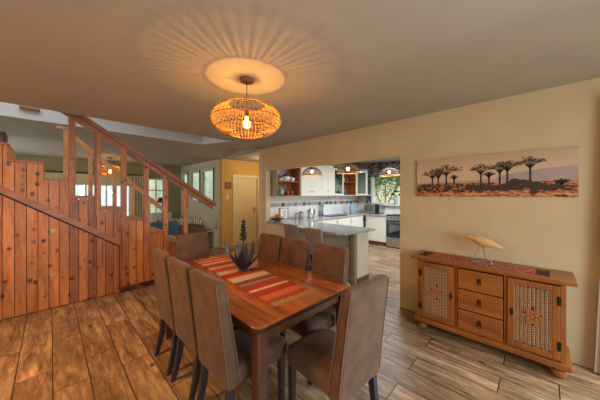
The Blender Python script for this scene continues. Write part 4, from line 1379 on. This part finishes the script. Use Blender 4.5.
# ------------------------------------------------------------------ outdoors
struct(MB().box(-20, 30, -20, 30, -.5, -.3).build('ground', M['paving']))
struct(MB().box(11.4, 11.7, -6, 12, -.3, 2.1).build('wall_garden', M['garden_wall']))
rt = random.Random(5)
def tree(x, y, h, spread, nleaf, label):
    t = thing('tree', label, 'tree', (x, y, -.3), 0, 'garden trees')
    mb = MB(); tips = []
    def grow(p, d, L, r_, lev):
        q = p + d * L
        mid = p + d * L * .5 + Vector((rt.uniform(-.05, .05), rt.uniform(-.05, .05), 0)) * L
        mb.tube([p, mid, q], [r_, r_ * .85, r_ * .7], 6)
        if lev == 0:
            tips.append(q); return
        tips.append(q)
        for _ in range(3):
            nd = (d + Vector((rt.uniform(-1, 1), rt.uniform(-1, 1), rt.uniform(-.2, .6))) * spread).normalized()
            grow(q, nd, L * .68, r_ * .62, lev - 1)
    grow(Vector((0, 0, 0)), Vector((0, 0, 1)), h * .36, .05, 4)
    mb.build('trunk', M['bark'], t, True)
    mb = MB()
    for _ in range(nleaf):
        c = rt.choice(tips) + Vector((rt.gauss(0, .14), rt.gauss(0, .14), rt.gauss(0, .12)))
        a = Vector((rt.uniform(-1, 1), rt.uniform(-1, 1), rt.uniform(-1, 1))).normalized()
        b = a.cross(Vector((rt.uniform(-1, 1), rt.uniform(-1, 1), 1))).normalized()
        s = rt.uniform(.035, .075)
        mb.quad(c - a * s, c - b * s * .45, c + a * s, c + b * s * .45)
    mb.build('foliage', M['leaf'], t)
tree(8.9, 4.35, 3.0, .6, 4200, 'leafy young tree outside the kitchen window, left part of the view')
tree(9.3, 2.3, 2.8, .55, 2400, 'sparse garden tree outside the kitchen window, right part of the view')
hd = thing('hedge', 'pale green clipped hedge outside the three tall lounge windows', 'hedge', (5.4, 12.6, -.3))
mb = MB(); rh = random.Random(9)
for k in range(26):
    mb.sphere((-2.5 + 5.6 * k / 25, rh.uniform(-.25, .25), 1.5 + rh.uniform(-.3, .4)), rh.uniform(.5, .7), rh.uniform(.4, .6), rh.uniform(1.6, 2.0), 12, 9)
mb.build('foliage', plain('pale_hedge', (214, 220, 196), .9, var=.2, scale=14, bump=.6, bscale=20), hd, True)
mb = MB()
for k in range(5): mb.tube([(-2.2 + 1.1 * k, 0, 0), (-2.2 + 1.1 * k, 0, .6)], .05, 6)
mb.build('stem', M['bark'], hd)
M['world'] = None
w = bpy.data.worlds.new('sky'); scene.world = w; w.use_nodes = True
nt = w.node_tree; nt.nodes.clear()
o_ = nt.nodes.new('ShaderNodeOutputWorld'); bg = nt.nodes.new('ShaderNodeBackground')
bg.inputs[0].default_value = (.86, .93, 1.0, 1); bg.inputs[1].default_value = 1.3
nt.links.new(bg.outputs[0], o_.inputs[0])

# ------------------------------------------------------------------ lights
def light(name, typ, loc, energy, color, rot=(0, 0, 0), **kw):
    l = bpy.data.lights.new(name, typ); l.energy = energy; l.color = color
    for k, v in kw.items(): setattr(l, k, v)
    o = bpy.data.objects.new(name, l); col.objects.link(o); o.location = loc; o.rotation_euler = rot
    return o
WARM = (1.0, .47, .09)
light('pendant_bulb_light', 'POINT', (1.195, 1.825, 2.118), 23, WARM, shadow_soft_size=.012)
light('lounge_pendant_light', 'POINT', (1.13, 8.4, 2.16), 16, WARM, shadow_soft_size=.012)
for i, (x, y) in enumerate(((3.72, 3.32), (3.78, 2.50), (4.95, 2.26))):
    light('dome_light', 'POINT', (x, y, 1.93), 4, (1, .90, .76), shadow_soft_size=.04)
light('sun', 'SUN', (0, 0, 8), 3.0, (1, .95, .86), (math.radians(38), 0, math.radians(-75)), angle=.03)
# daylight through the window behind the curtain, right of the viewer
light('side_window_daylight', 'AREA', (3.12, -1.6, 1.3), 150, (.76, .88, 1.0), (0, math.radians(48), 0), shape='RECTANGLE', size=1.8, size_y=1.3)
light('rear_window_daylight', 'AREA', (.5, -2.5, 1.4), 104, (.76, .89, 1.0), (math.radians(62), 0, 0), shape='RECTANGLE', size=2.2, size_y=1.6)
# added warm fill light left of the frame, no lamp known there
light('left_warm_fill', 'AREA', (-.85, 2.4, 2.46), 72, (1.0, .52, .16), (0, 0, 0), shape='DISK', size=.6)
light('kitchen_fill_light', 'AREA', (5.6, 2.0, 2.46), 125, (.80, .90, 1.0), (0, 0, 0), shape='RECTANGLE', size=1.6, size_y=1.2)  # added cool fill above the unseen part of the kitchen, not a fixture
light('passage_lamp', 'POINT', (4.4, 5.3, 2.3), 28, (1.0, .82, .56), shadow_soft_size=.08)
light('lounge_fill_light', 'AREA', (-1.6, 7.6, 1.5), 30, (.96, .98, 1.0), (0, math.radians(-90), 0), shape='RECTANGLE', size=1.6, size_y=2.2)  # added fill hidden behind the stair panel, this wall has no window
light('upstairs_daylight', 'AREA', (-.6, 4.75, 3.85), 22, (.9, .95, 1.0), (0, 0, 0), shape='RECTANGLE', size=2.0, size_y=.8)

# ------------------------------------------------------------------ camera
cam = bpy.data.cameras.new('camera'); co = bpy.data.objects.new('camera', cam); col.objects.link(co)
co.location = (0, 0, 1.52)
co.rotation_euler = (PI / 2, 0, -math.atan2(249, 245))
cam.sensor_width = 36; cam.lens = 245 / 600 * 36
cam.shift_y = -.01
cam.clip_start = .02
scene.camera = co
scene.view_settings.view_transform = 'Standard'
scene.view_settings.look = 'None'
scene.view_settings.gamma = 1
scene.view_settings.use_curve_mapping = False
scene.view_settings.exposure = 0.0
